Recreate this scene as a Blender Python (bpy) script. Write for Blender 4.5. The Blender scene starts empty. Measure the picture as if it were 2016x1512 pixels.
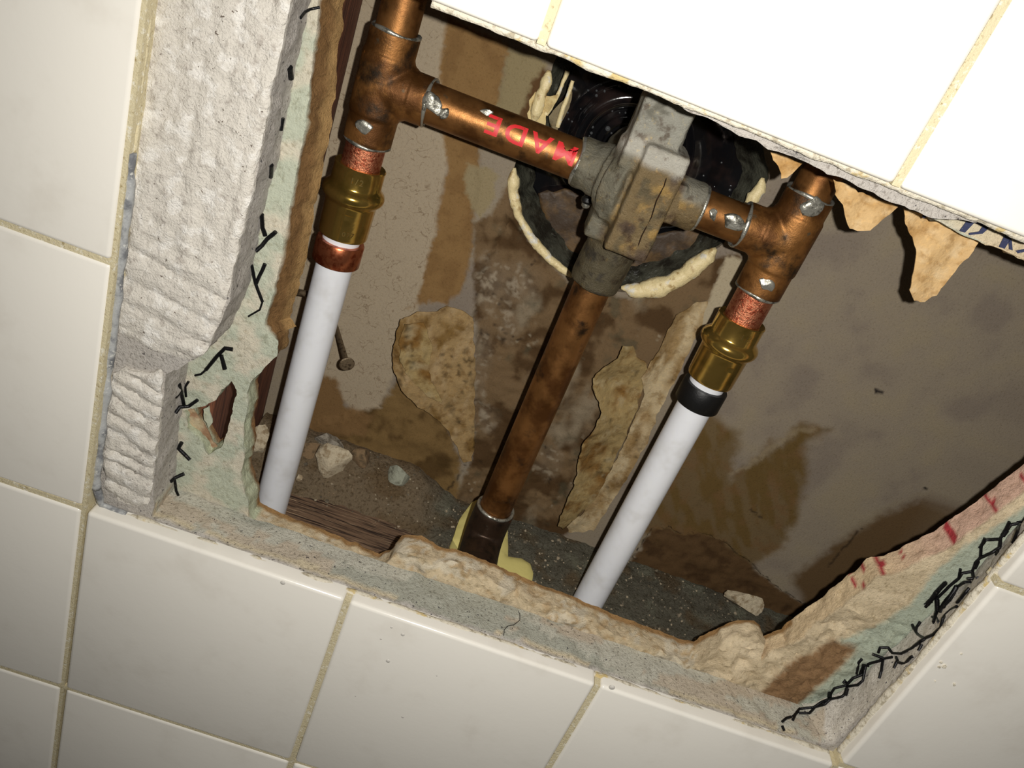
import bpy, bmesh, math, random
import numpy as np
from mathutils import Vector, Matrix, geometry

random.seed(7)
rng = np.random.default_rng(11)
SC = bpy.context.scene
COL = SC.collection
MM = 0.001

# ------------------------------------------------------------------ camera, light, exposure
# world in mm: X right along the tiled wall, Y into the wall, Z up; tile front = plane Y 0
ROT = np.array([[0.93685255, 0.0989652, 0.33542985],
                [0.34169216, -0.46340396, -0.81762047],
                [0.07452354, 0.88060358, -0.46795681]])      # rows: image right, image down, forward
CAM = np.array([119.005, -246.919, 251.371])
FPX = 1603.95
cam_d = bpy.data.cameras.new('camera')
cam_d.sensor_width = 36.0
cam_d.lens = FPX / 2016 * 36.0
cam_d.clip_start = 0.005
cam_d.clip_end = 20
cam = bpy.data.objects.new('camera', cam_d)
COL.objects.link(cam)
r_, u_, b_ = ROT[0], -ROT[1], -ROT[2]
cam.matrix_world = Matrix(((r_[0], u_[0], b_[0], CAM[0]*MM), (r_[1], u_[1], b_[1], CAM[1]*MM),
                           (r_[2], u_[2], b_[2], CAM[2]*MM), (0, 0, 0, 1)))
SC.camera = cam

w = bpy.data.worlds.new('room_dark'); SC.world = w; w.use_nodes = True
w.node_tree.nodes['Background'].inputs[0].default_value = (1.0, 0.93, 0.84, 1)
w.node_tree.nodes['Background'].inputs[1].default_value = 0.022

fl = bpy.data.lights.new('phone_flash', 'SPOT')
fl.energy = 5.0; fl.color = (1.0, 0.965, 0.91); fl.shadow_soft_size = 0.0022
fl.spot_size = math.radians(168); fl.spot_blend = 1.0
flo = bpy.data.objects.new('phone_flash', fl); COL.objects.link(flo)
LIGHT = CAM + np.array([15.0, 0.0, 8.5])
flo.location = LIGHT * MM
flo.rotation_euler = Vector(ROT[2] + 0.14*ROT[0] + 0.12*ROT[1]).to_track_quat('-Z', 'Y').to_euler()

vs = SC.view_settings
vs.view_transform = 'Standard'; vs.look = 'None'; vs.gamma = 1.0; vs.use_curve_mapping = False
vs.exposure = 0.0

# ------------------------------------------------------------------ maths helpers
def un(u, v, val, ax=1):
    d = ROT.T @ np.array([(u-1008)/FPX, (v-756)/FPX, 1.0])
    s = (val - CAM[ax]) / d[ax]
    return CAM + s*d
def xz(pts, y):
    return [tuple(un(u, v, y)[[0, 2]]) for u, v in pts]
def pix(P):
    c = (np.asarray(P, float) - CAM) @ ROT.T
    return np.stack([1008 + FPX*c[:, 0]/c[:, 2], 756 + FPX*c[:, 1]/c[:, 2]], 1)
def hsh(ix, iy, iz, seed):
    n = (ix.astype(np.int64)*73856093) ^ (iy.astype(np.int64)*19349663) ^ (iz.astype(np.int64)*83492791) ^ (seed*2654435)
    n = (n ^ (n >> 13)) & 0x7fffffff
    n = (n*(n*n*15731 + 789221) + 1376312589) & 0x7fffffff
    return n / 2147483647.0
def vn(P, scale, seed=0):
    """value noise -1..1, features of about `scale` mm"""
    Q = np.asarray(P, float)/scale
    i = np.floor(Q); f = Q - i; f = f*f*(3-2*f); i = i.astype(np.int64)
    out = 0
    for dx in (0, 1):
        for dy in (0, 1):
            for dz in (0, 1):
                wgt = (f[:, 0] if dx else 1-f[:, 0])*(f[:, 1] if dy else 1-f[:, 1])*(f[:, 2] if dz else 1-f[:, 2])
                out = out + wgt*hsh(i[:, 0]+dx, i[:, 1]+dy, i[:, 2]+dz, seed)
    return out*2-1
def fbm(P, scale, seed=0, octv=4, gain=0.5):
    a, t, s = 1.0, 0, 0.0
    for k in range(octv):
        t = t + a*vn(P, scale/2**k, seed+k*17); s += a; a *= gain
    return t/s
def inpoly(P, poly):
    P = np.asarray(P, float); poly = np.asarray(poly, float)
    x, y = P[:, 0], P[:, 1]; ins = np.zeros(len(P), bool); n = len(poly); j = n-1
    for i in range(n):
        xi, yi = poly[i]; xj, yj = poly[j]
        c = ((yi > y) != (yj > y))
        with np.errstate(divide='ignore', invalid='ignore'):
            c &= x < (xj-xi)*(y-yi)/(yj-yi+1e-30)+xi
        ins ^= c; j = i
    return ins
def segdist(P, line, closed=False):
    P = np.asarray(P, float); line = np.asarray(line, float)
    d = np.full(len(P), 1e9)
    n = len(line)
    for i in range(n if closed else n-1):
        a, b = line[i], line[(i+1) % n]; ab = b-a
        t = np.clip(((P-a)@ab)/(ab@ab+1e-12), 0, 1)
        d = np.minimum(d, np.linalg.norm(P-(a+t[:, None]*ab), axis=1))
    return d
def smooth(a, b, x):
    t = np.clip((x-a)/(b-a), 0, 1); return t*t*(3-2*t)
def soft(P2, poly, wdt):
    """0..1 mask of a polygon with an edge `wdt` wide"""
    d = segdist(P2, poly, True); s = np.where(inpoly(P2, poly), d, -d)
    return smooth(-wdt/2, wdt/2, s)
def L(r, g, b):
    f = lambda c: (c/255/12.92) if c/255 <= 0.04045 else ((c/255+0.055)/1.055)**2.4
    return np.array([f(r), f(g), f(b)])
def mixc(C, col, m):
    return C*(1-m[:, None]) + np.asarray(col)[None]*m[:, None]
def dens(poly, step, jit=0.0, jscale=6.0, seed=0, closed=True):
    poly = np.asarray(poly, float); out = []
    n = len(poly)
    for i in range(n if closed else n-1):
        a, b = poly[i], poly[(i+1) % n]; k = max(1, int(np.linalg.norm(b-a)/step))
        for t in range(k): out.append(a+(b-a)*t/k)
    if not closed: out.append(poly[-1])
    out = np.array(out)
    if jit:
        Q = np.c_[out, np.zeros(len(out))] if out.shape[1] == 2 else out
        out = out + jit*np.stack([fbm(Q, jscale, seed+s) for s in range(out.shape[1])], 1)
    return out

# ------------------------------------------------------------------ materials
MATS = {}
def mat(name, base=(128, 128, 128), rough=0.6, metal=0.0, var=(), bump=(), spec=0.5, coat=0.0, attr=False,
        stretch=(1, 1, 1), rvar=None, trans=0.0, sss=0.0):
    """var: (rgb, scale per m, lo, hi, detail) layers mixed over the base by noise; bump: (scale per m, height mm)"""
    m = bpy.data.materials.new(name); m.use_nodes = True; MATS[name] = m
    N, K = m.node_tree.nodes, m.node_tree.links
    P = N['Principled BSDF']
    P.inputs['Roughness'].default_value = rough; P.inputs['Metallic'].default_value = metal
    P.inputs['Specular IOR Level'].default_value = spec
    if coat: P.inputs['Coat Weight'].default_value = coat; P.inputs['Coat Roughness'].default_value = 0.06
    if trans: P.inputs['Transmission Weight'].default_value = trans
    if sss:
        P.inputs['Subsurface Weight'].default_value = sss; P.inputs['Subsurface Radius'].default_value = (0.004, 0.004, 0.003)
    geo = N.new('ShaderNodeNewGeometry'); mp = N.new('ShaderNodeVectorMath'); mp.operation = 'MULTIPLY'
    mp.inputs[1].default_value = stretch; K.new(geo.outputs['Position'], mp.inputs[0]); vec = mp.outputs[0]
    if attr:
        a = N.new('ShaderNodeAttribute'); a.attribute_name = 'Col'; cur = a.outputs['Color']
    else:
        c = N.new('ShaderNodeRGB'); c.outputs[0].default_value = (*L(*base), 1); cur = c.outputs[0]
    def noise(scale, detail, off=0.0):
        n = N.new('ShaderNodeTexNoise'); n.inputs['Scale'].default_value = scale; n.inputs['Detail'].default_value = detail
        n.inputs['Roughness'].default_value = 0.62
        if off:
            ad = N.new('ShaderNodeVectorMath'); ad.inputs[1].default_value = (off, off*0.7, -off); K.new(vec, ad.inputs[0]); K.new(ad.outputs[0], n.inputs['Vector'])
        else: K.new(vec, n.inputs['Vector'])
        return n.outputs['Fac']
    for i, (rgb, sc, lo, hi, det) in enumerate(var):
        f = noise(sc, det, 0.37*(i+1)); mr = N.new('ShaderNodeMapRange'); mr.interpolation_type = 'SMOOTHSTEP'
        mr.inputs['From Min'].default_value = lo; mr.inputs['From Max'].default_value = hi; K.new(f, mr.inputs['Value'])
        mx = N.new('ShaderNodeMix'); mx.data_type = 'RGBA'
        mul = None
        if len(rgb) == 4:       # multiply layer, 4th value marks it
            mx.blend_type = 'MULTIPLY'; colr = (rgb[0], rgb[1], rgb[2], 1)
        else: colr = (*L(*rgb), 1)
        K.new(mr.outputs[0], mx.inputs[0]); K.new(cur, mx.inputs[6]); mx.inputs[7].default_value = colr; cur = mx.outputs[2]
    K.new(cur, P.inputs['Base Color'])
    if rvar:
        sc, lo, hi = rvar; f = noise(sc, 4, 1.3); mr = N.new('ShaderNodeMapRange'); mr.inputs['From Min'].default_value = 0.35; mr.inputs['From Max'].default_value = 0.65
        mr.inputs['To Min'].default_value = lo; mr.inputs['To Max'].default_value = hi; K.new(f, mr.inputs['Value']); K.new(mr.outputs[0], P.inputs['Roughness'])
    prev = None
    for i, (sc, h) in enumerate(bump):
        bp = N.new('ShaderNodeBump'); bp.inputs['Strength'].default_value = 1.0; bp.inputs['Distance'].default_value = h*MM
        K.new(noise(sc, 5, 0.11*(i+1)), bp.inputs['Height'])
        if prev: K.new(prev, bp.inputs['Normal'])
        prev = bp.outputs[0]
    if prev: K.new(prev, P.inputs['Normal'])
    return m

M_tile = mat('glazed_tile', (243, 239, 229), 0.16, bump=((700, 0.010), (60, 0.10)), var=(((234, 229, 218), 40, 0.50, 0.8, 4),), coat=0.2)
M_grout = mat('yellowed_grout', (216, 204, 168), 0.9, var=(((160, 140, 96), 700, 0.56, 0.75, 4), ((236, 230, 210), 500, 0.55, 0.7, 3)), bump=((1500, 0.4),))
M_lip = mat('cream_grout_crumbs', (224, 216, 196), 0.95, var=(((178, 168, 146), 420, 0.50, 0.66, 4), ((206, 184, 130), 160, 0.56, 0.68, 3)), bump=((700, 0.9),))
M_mortar = mat('cement_mortar', rough=0.95, attr=True, spec=0.2, var=(((0.60, 0.58, 0.56, 0), 700, 0.52, 0.68, 5), ((0.22, 0.22, 0.25, 0), 620, 0.67, 0.70, 2)), bump=((600, 0.9), (1900, 0.5)))
M_thin = mat('white_thinset', (222, 216, 205), 0.92, spec=0.2, var=(((186, 178, 168), 330, 0.52, 0.72, 5), ((240, 236, 228), 160, 0.5, 0.65, 4), ((120, 108, 98), 520, 0.70, 0.74, 2)), bump=((420, 1.0), (1300, 0.6)))
M_board = mat('gypsum_board', rough=0.95, attr=True, spec=0.15, var=(((0.72, 0.70, 0.66, 0), 500, 0.5, 0.7, 5), ((1.12, 1.1, 1.08, 0), 900, 0.5, 0.7, 4)), bump=((450, 0.7), (1800, 0.35)))
M_back = mat('old_wall_paper_board', rough=0.85, attr=True, spec=0.25, var=(((0.80, 0.78, 0.74, 0), 900, 0.5, 0.72, 5), ((1.12, 1.10, 1.06, 0), 1600, 0.52, 0.7, 3)), bump=((1500, 0.18),))
M_paper = mat('torn_kraft_paper', rough=0.9, attr=True, spec=0.2, var=(((0.72, 0.66, 0.58, 0), 260, 0.48, 0.68, 5), ((1.15, 1.12, 1.05, 0), 700, 0.5, 0.7, 4)), bump=((260, 0.7), (1500, 0.15)))
M_stud = mat('red_brown_stud_wood', (118, 72, 50), 0.75, var=(((74, 42, 30), 900, 0.45, 0.62, 4), ((140, 92, 62), 1300, 0.55, 0.7, 3)), stretch=(1, 1, 0.04), bump=((1400, 0.25),))
M_sill = mat('dirty_sill_wood', (124, 98, 76), 0.85, var=(((50, 34, 24), 900, 0.46, 0.62, 4), ((188, 160, 128), 1100, 0.58, 0.7, 3)), stretch=(0.05, 1, 1), bump=((900, 0.9),))
M_rubble = mat('dusty_rubble', rough=1.0, attr=True, spec=0.1, var=(((0.55, 0.52, 0.48, 0), 700, 0.48, 0.66, 5), ((1.5, 1.45, 1.4, 0), 900, 0.62, 0.68, 3)), bump=((700, 1.2), (2200, 0.6)))
M_chunk = mat('plaster_chunk_mat', (206, 192, 164), 0.95, var=(((158, 138, 108), 260, 0.45, 0.65, 4),), bump=((500, 0.9), (1500, 0.4)))
M_chunk_grey = mat('grey_plaster', (156, 148, 134), 0.95, var=(((110, 102, 88), 260, 0.45, 0.65, 4),), bump=((500, 0.9), (1500, 0.4)))
M_chunk_brown = mat('brown_plaster', (136, 112, 82), 0.95, var=(((96, 80, 58), 260, 0.45, 0.65, 4),), bump=((500, 0.9), (1500, 0.4)))
M_chunk_green = mat('grey_green_plaster', (164, 166, 148), 0.95, var=(((120, 120, 104), 260, 0.45, 0.65, 4),), bump=((500, 0.9), (1500, 0.4)))
M_grain = mat('plaster_grain_mat', (170, 156, 132), 1.0, var=(((90, 82, 68), 90, 0.4, 0.6, 2),))
M_copper = mat('tarnished_copper', (150, 104, 58), 0.42, 0.8, var=(((104, 66, 32), 55, 0.42, 0.62, 4), ((60, 44, 30), 80, 0.55, 0.72, 5), ((98, 92, 76), 120, 0.64, 0.76, 5), ((176, 112, 62), 240, 0.66, 0.78, 4)), rvar=(130, 0.34, 0.52), bump=((400, 0.06), (2000, 0.04)))
M_tee = mat('tarnished_tee_copper', (146, 100, 52), 0.5, 0.7, var=(((98, 62, 28), 60, 0.42, 0.60, 5), ((46, 38, 28), 70, 0.50, 0.68, 7), ((92, 90, 74), 110, 0.62, 0.74, 5), ((186, 116, 56), 300, 0.66, 0.76, 4)), rvar=(150, 0.40, 0.62), bump=((420, 0.14), (1500, 0.10)))
M_dark = mat('blackened_copper', (66, 50, 38), 0.42, 0.6, var=(((34, 28, 24), 80, 0.42, 0.6, 5), ((112, 66, 36), 90, 0.58, 0.72, 4), ((96, 92, 80), 160, 0.64, 0.76, 4)), bump=((500, 0.15),))
M_bright = mat('sanded_copper', (206, 132, 98), 0.34, 0.9, var=(((170, 84, 58), 700, 0.45, 0.62, 4),), bump=((1300, 0.35),))
M_brass = mat('polished_brass', (214, 176, 92), 0.18, 0.92, var=(((178, 148, 70), 120, 0.45, 0.7, 3),), bump=((300, 0.06),))
M_cuband = mat('copper_crimp', (196, 116, 78), 0.3, 0.9, var=(((150, 70, 42), 300, 0.45, 0.65, 4),), bump=((250, 0.1),))
M_black = mat('black_crimp', (22, 22, 22), 0.45, 0.3, bump=((900, 0.1),))
M_pex = mat('white_pex', (232, 234, 238), 0.34, sss=0.15, var=(((214, 214, 214), 60, 0.5, 0.8, 3),), bump=((120, 0.05),))
M_solder = mat('solder_grey', (186, 184, 172), 0.34, 0.75, var=(((110, 108, 98), 300, 0.48, 0.65, 4),), bump=((600, 0.3),))
M_cast = mat('corroded_cast_brass', (112, 98, 66), 0.56, 0.3, attr=True, var=(((0.45, 0.38, 0.34, 0), 210, 0.52, 0.70, 6), ((1.5, 1.3, 0.95, 0), 420, 0.58, 0.74, 4)), rvar=(300, 0.42, 0.75), bump=((1100, 0.5), (2600, 0.2)))
M_red = mat('red_print', (214, 40, 46), 0.5, var=(((150, 60, 40), 900, 0.58, 0.7, 4),))
M_navy = mat('navy_print', (48, 54, 84), 0.7, var=(((110, 116, 130), 1300, 0.6, 0.72, 4),))
M_stamp = mat('stamped_mark', (236, 206, 130), 0.3, 1.0)
M_wire = mat('black_steel_wire', (30, 30, 32), 0.36, 0.7, var=(((70, 66, 62), 700, 0.6, 0.72, 3),), bump=((900, 0.2),))
M_nail = mat('weathered_nail', (122, 106, 84), 0.5, 0.6, var=(((62, 48, 34), 500, 0.5, 0.66, 4),), bump=((900, 0.2),))
M_caulk = mat('cream_sealant', (232, 214, 164), 0.42, var=(((176, 148, 98), 200, 0.54, 0.70, 4), ((222, 218, 204), 140, 0.56, 0.66, 3)), bump=((260, 0.9),), sss=0.1)
M_foam = mat('pale_yellow_sealant', (232, 220, 140), 0.30, bump=((60, 0.4),))
M_sil = mat('grey_silicone', (70, 70, 60), 0.34, var=(((34, 32, 26), 70, 0.44, 0.62, 5), ((104, 104, 92), 160, 0.62, 0.74, 4)), bump=((160, 1.6), (420, 0.5)))
M_brownsheet = mat('brown_sheet_mat', (96, 72, 40), 0.6, var=(((60, 44, 26), 60, 0.44, 0.6, 4),), bump=((120, 0.6),))
M_esc = mat('black_gloss_plate', (14, 14, 16), 0.10, 0.0, spec=0.6, var=(((40, 30, 28), 45, 0.5, 0.7, 3),), bump=((50, 0.15),), coat=0.5)
M_bead = mat('clear_water_bead', (214, 210, 202), 0.05, spec=0.6, coat=0.8)
M_drop = mat('water_droplet', (70, 72, 74), 0.08, 0.0, spec=0.8, coat=0.6)
M_greycaulk = mat('grey_smear', (170, 172, 172), 0.6, var=(((112, 114, 118), 120, 0.46, 0.62, 4), ((206, 206, 200), 420, 0.58, 0.7, 3)), bump=((400, 0.5),))

def add_curls(m, scale, wid, rgb):
    N, K = m.node_tree.nodes, m.node_tree.links; P = N['Principled BSDF']
    src = P.inputs['Base Color'].links[0].from_socket; at = next(n for n in N if n.type == 'ATTRIBUTE'); geo = next(n for n in N if n.type == 'NEW_GEOMETRY')
    n = N.new('ShaderNodeTexNoise'); n.inputs['Scale'].default_value = scale; n.inputs['Detail'].default_value = 2.5; n.inputs['Distortion'].default_value = 0.8; K.new(geo.outputs['Position'], n.inputs['Vector'])
    a = N.new('ShaderNodeMath'); a.operation = 'SUBTRACT'; a.inputs[1].default_value = 0.5; K.new(n.outputs['Fac'], a.inputs[0])
    b = N.new('ShaderNodeMath'); b.operation = 'ABSOLUTE'; K.new(a.outputs[0], b.inputs[0])
    r = N.new('ShaderNodeMapRange'); r.inputs['From Min'].default_value = wid; r.inputs['From Max'].default_value = 0.0; r.inputs['To Max'].default_value = 0.6; K.new(b.outputs[0], r.inputs['Value'])
    c = N.new('ShaderNodeMath'); c.operation = 'MULTIPLY'; K.new(r.outputs[0], c.inputs[0]); K.new(at.outputs['Alpha'], c.inputs[1])
    mx = N.new('ShaderNodeMix'); mx.data_type = 'RGBA'; K.new(c.outputs[0], mx.inputs[0]); K.new(src, mx.inputs[6]); mx.inputs[7].default_value = (*L(*rgb), 1); K.new(mx.outputs[2], P.inputs['Base Color'])
add_curls(M_back, 130, 0.014, (96, 74, 48))

# ------------------------------------------------------------------ object helpers
def tag(o, label=None, cat=None, group=None, kind=None):
    if label: o['label'] = label
    if cat: o['category'] = cat
    if group: o['group'] = group
    if kind: o['kind'] = kind
    return o
WORLD = {}
def link(o, parent=None):
    COL.objects.link(o)
    if parent is not None: o.parent = parent
    return o
def empty(name, loc, label, cat, group=None):
    o = bpy.data.objects.new(name, None); o.location = Vector(loc)*MM; o.empty_display_size = 0.01
    link(o); tag(o, label, cat, group); WORLD[o.name] = np.asarray(loc, float); return o
def mesh_obj(name, V, F, material, parent=None, colors=None, smoothf=True, origin=None, label=None):
    V = np.asarray(V, float)
    o0 = np.zeros(3) if origin is None else np.asarray(origin, float)
    me = bpy.data.meshes.new(name)
    me.from_pydata(((V-o0)*MM).tolist(), [], [tuple(int(i) for i in f) for f in F]); me.update()
    if smoothf: me.polygons.foreach_set('use_smooth', [True]*len(me.polygons))
    if colors is not None:
        a = me.color_attributes.new('Col', 'FLOAT_COLOR', 'POINT')
        a.data.foreach_set('color', np.c_[np.clip(colors[:, :3], 0, 1), colors[:, 3] if colors.shape[1] > 3 else np.ones(len(V))].astype(np.float32).ravel())
    me.materials.append(material)
    o = bpy.data.objects.new(name, me)
    link(o, parent)
    if parent is not None:
        o.matrix_parent_inverse = Matrix.Identity(4)
        o.location = Vector((o0-WORLD.get(parent.name, np.zeros(3)))*MM)
    else: o.location = Vector(o0*MM)
    WORLD[o.name] = o0
    if label: o['label'] = label
    return o
def fix_normals(o):
    bm = bmesh.new(); bm.from_mesh(o.data); bmesh.ops.recalc_face_normals(bm, faces=bm.faces); bm.to_mesh(o.data); bm.free(); return o
def sharp(o, deg=35):
    me = o.data
    me.set_sharp_from_angle(angle=math.radians(deg)); return o

def cdt(outer, holes, extra):
    pts = [tuple(p) for p in outer]; edges = [(i, (i+1) % len(outer)) for i in range(len(outer))]
    for h in holes:
        k = len(pts); pts += [tuple(p) for p in h]; edges += [(k+i, k+(i+1) % len(h)) for i in range(len(h))]
    pts += [tuple(p) for p in extra]
    v, e, f, ov, oe, of = geometry.delaunay_2d_cdt([Vector(p) for p in pts], edges, [], 0, 1e-5)
    v = np.array([(a.x, a.y) for a in v]); f = np.array([t for t in f])
    cen = v[f].mean(1); ok = inpoly(cen, outer)
    for h in holes: ok &= ~inpoly(cen, h)
    return v, f[ok]

def grid_in(outer, holes, h, keep=0.55, seed=1):
    P = np.asarray(outer); x0, z0 = P.min(0); x1, z1 = P.max(0)
    g = np.stack(np.meshgrid(np.arange(x0, x1, h), np.arange(z0, z1, h), indexing='ij'), -1).reshape(-1, 2)
    g = g + np.random.default_rng(seed).uniform(-.3, .3, g.shape)*h
    ok = inpoly(g, outer) & (segdist(g, outer, True) > keep*h)
    for q in holes: ok &= ~inpoly(g, q) & (segdist(g, q, True) > keep*h)
    return g[ok]

def slab(name, outer, holes, y0, y1, material, parent=None, front=None, extra=None, rows=5, rough=0.5, rscale=5.0,
         colfn=None, back_shift=None, seed=0, label=None, smoothf=True):
    """a layer of the wall: outline in X,Z, from depth y0 to y1, with rough broken edges"""
    outer = np.asarray(outer, float); holes = [np.asarray(h, float) for h in holes]
    ex = np.zeros((0, 2)) if extra is None else extra
    v2, f = cdt(outer, holes, ex); n = len(v2)
    yf = np.full(n, float(y0)) if front is None else front(v2)
    V = [np.c_[v2[:, 0], yf, v2[:, 1]]]; F = [tuple(t) for t in f]
    # boundary edges of the front
    cnt = {}
    for t in f:
        for a, b in ((t[0], t[1]), (t[1], t[2]), (t[2], t[0])):
            k = (min(a, b), max(a, b)); cnt.setdefault(k, []).append((a, b))
    bed = [q[0] for q in cnt.values() if len(q) == 1]
    bv = sorted({a for e in bed for a in e}); idx = {a: i for i, a in enumerate(bv)}
    B = v2[bv]; yb = yf[bv]
    # outward normals by edge average
    nrm = np.zeros((len(bv), 2))
    for a, b in bed:
        d = v2[b]-v2[a]; nn = np.array([d[1], -d[0]]); nn /= (np.linalg.norm(nn)+1e-9)
        nrm[idx[a]] += nn; nrm[idx[b]] += nn
    nrm /= (np.linalg.norm(nrm, axis=1)[:, None]+1e-9)
    ringid = [[a for a in bv]]
    for k in range(1, rows+1):
        t = k/rows
        y = yb*(1-t)+y1*t
        Q = np.c_[B[:, 0], y, B[:, 1]]
        off = rough*fbm(Q, rscale, seed+5)*(1.0 if k < rows else 0.6)
        p = B + nrm*off[:, None]
        if back_shift is not None: p = p + back_shift(B)*t
        start = sum(len(q) for q in V); V.append(np.c_[p[:, 0], y, p[:, 1]]); ringid.append(list(range(start, start+len(bv))))
    for k in range(rows):
        A, C = ringid[k], ringid[k+1]
        for a, b in bed: F.append((A[idx[b]], A[idx[a]], C[idx[a]], C[idx[b]]))
    V = np.concatenate(V)
    cols = None
    if colfn is not None:
        isside = np.zeros(len(V), bool); isside[n:] = True
        cols = colfn(V, isside)
    o = mesh_obj(name, V, F, material, parent, cols, smoothf, label=label)
    fix_normals(o); sharp(o, 50)
    return o

def lathe(prof, axis, seg=40):
    """prof: list of (t along axis, radius); axis: (origin, dir) ; returns V,F"""
    o, d = np.asarray(axis[0], float), np.asarray(axis[1], float); d = d/np.linalg.norm(d)
    a = np.cross(d, [0.3, 0.8, 0.52]); a /= np.linalg.norm(a); b = np.cross(d, a)
    V, F = [], []
    for t, r in prof:
        for k in range(seg):
            th = 2*math.pi*k/seg; V.append(o+d*t+(a*math.cos(th)+b*math.sin(th))*r)
    for i in range(len(prof)-1):
        for k in range(seg):
            F.append((i*seg+k, i*seg+(k+1) % seg, (i+1)*seg+(k+1) % seg, (i+1)*seg+k))
    return np.array(V), F
def lathe_obj(name, prof, axis, material, parent=None, seg=40, label=None, deg=35):
    V, F = lathe(prof, axis, seg); o = mesh_obj(name, V, F, material, parent, label=label); fix_normals(o); sharp(o, deg); return o
def tube(path, rad, seg=10, caps=True):
    path = np.asarray(path, float); n = len(path); rad = np.broadcast_to(np.asarray(rad, float), (n,))
    V, F = [], []; T = np.gradient(path, axis=0); T /= np.linalg.norm(T, axis=1)[:, None]+1e-12
    a = np.cross(T[0], [0.2, 0.5, 0.84]); a /= np.linalg.norm(a)
    for i in range(n):
        a = a - T[i]*(a@T[i]); a /= np.linalg.norm(a)+1e-12; b = np.cross(T[i], a)
        for k in range(seg):
            th = 2*math.pi*k/seg; V.append(path[i]+(a*math.cos(th)+b*math.sin(th))*rad[i])
    for i in range(n-1):
        for k in range(seg): F.append((i*seg+k, i*seg+(k+1) % seg, (i+1)*seg+(k+1) % seg, (i+1)*seg+k))
    if caps: F.append(tuple(range(seg))[::-1]); F.append(tuple(range((n-1)*seg, n*seg)))
    return np.array(V), F
def tube_obj(name, path, rad, material, parent=None, seg=10, label=None):
    V, F = tube(path, rad, seg); o = mesh_obj(name, V, F, material, parent, label=label); fix_normals(o); sharp(o, 60); return o
def box_vf(x0, x1, y0, y1, z0, z1):
    V = [(x, y, z) for x in (x0, x1) for y in (y0, y1) for z in (z0, z1)]
    F = [(0, 1, 3, 2), (4, 6, 7, 5), (0, 4, 5, 1), (2, 3, 7, 6), (0, 2, 6, 4), (1, 5, 7, 3)]
    return np.array(V, float), F
def join(*parts):
    V, F, k = [], [], 0
    for v, f in parts:
        V.append(np.asarray(v)); F += [tuple(i+k for i in q) for q in f]; k += len(v)
    return np.concatenate(V), F
def cyl(a, b, r, seg=40):
    a, b = np.asarray(a, float), np.asarray(b, float); h = np.linalg.norm(b-a)
    V, F = lathe([(0, r), (h, r)], (a, b-a), seg)
    F = F + [tuple(range(seg))[::-1], tuple(range(seg, 2*seg))]
    return V, F
def remeshed(o, vox, it=4, fac=0.5):
    m = o.modifiers.new('weld_cast', 'REMESH'); m.mode = 'VOXEL'; m.voxel_size = vox*MM; m.use_smooth_shade = True
    s = o.modifiers.new('soften', 'SMOOTH'); s.iterations = it; s.factor = fac
    return o
def chunk_vf(c, r, seed, sq=(1, 1, 1), sub=2, amp=0.35):
    bm = bmesh.new(); bmesh.ops.create_icosphere(bm, subdivisions=sub, radius=1.0)
    P = np.array([v.co[:] for v in bm.verts]); F = [tuple(v.index for v in f.verts) for f in bm.faces]; bm.free()
    # planar facets: clip by random planes
    g = np.random.default_rng(seed)
    for k in range(9):
        nrm = g.normal(size=3); nrm /= np.linalg.norm(nrm); d = g.uniform(0.45, 0.8)
        s = P@nrm; P = P - np.clip(s-d, 0, None)[:, None]*nrm
    P = P*(1+amp*0.25*fbm(P+seed*3.1, 0.7, seed)[:, None])
    return P*np.asarray(sq)*r+np.asarray(c), F

# ------------------------------------------------------------------ the tiled front wall
PITCH, JOINT = 111.0, 2.3
# --- mortar bed with the broken opening
L_edge = [(38, 236), (37.8, 205), (37.5, 190), (37.8, 158), (36.9, 130), (37.6, 107), (33, 86), (24, 74), (19.5, 70), (20.5, 50), (21.3, 31), (23.0, 10), (24, 0)]
Bot = [(60, -1.5), (110, -1.2), (180, -1.0), (250, -1.5), (300, -1.2), (326, -1.2)]
R_edge = [(332, 3), (334.5, 40), (335.0, 80), (335.2, 140), (335.5, 218)]
Top = [(300, 224.5), (262, 224.5), (244, 221), (238, 219.6), (227, 219.5), (205, 220.3), (190, 220.6), (166, 221.6), (140, 223.5), (118, 224), (80, 224.5)]
hole_m = dens(L_edge[::1]+Bot+R_edge+Top, 1.6, 0.9, 5.0, 3)
outer_m = dens([(-336, -336), (670, -336), (670, 560), (-336, 560)], 60)
def mshift(B):
    s = np.zeros_like(B)
    right = (B[:, 0] > 328) & (B[:, 0] < 400) & (B[:, 1] < 222)
    s[:, 0] = np.where(right, 1.0+11.0*smooth(-5, 120, B[:, 1])-10*smooth(20, -6, B[:, 1]), 0)
    s[:, 1] = np.where((B[:, 1] < 4) & (B[:, 0] > 22) & (B[:, 0] < 328) & (B[:, 1] > -20), 0.6, 0)
    top = (B[:, 1] > 216) & (B[:, 1] < 240)
    s[:, 1] = np.where(top, 3.5, s[:, 1])
    return s
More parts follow.
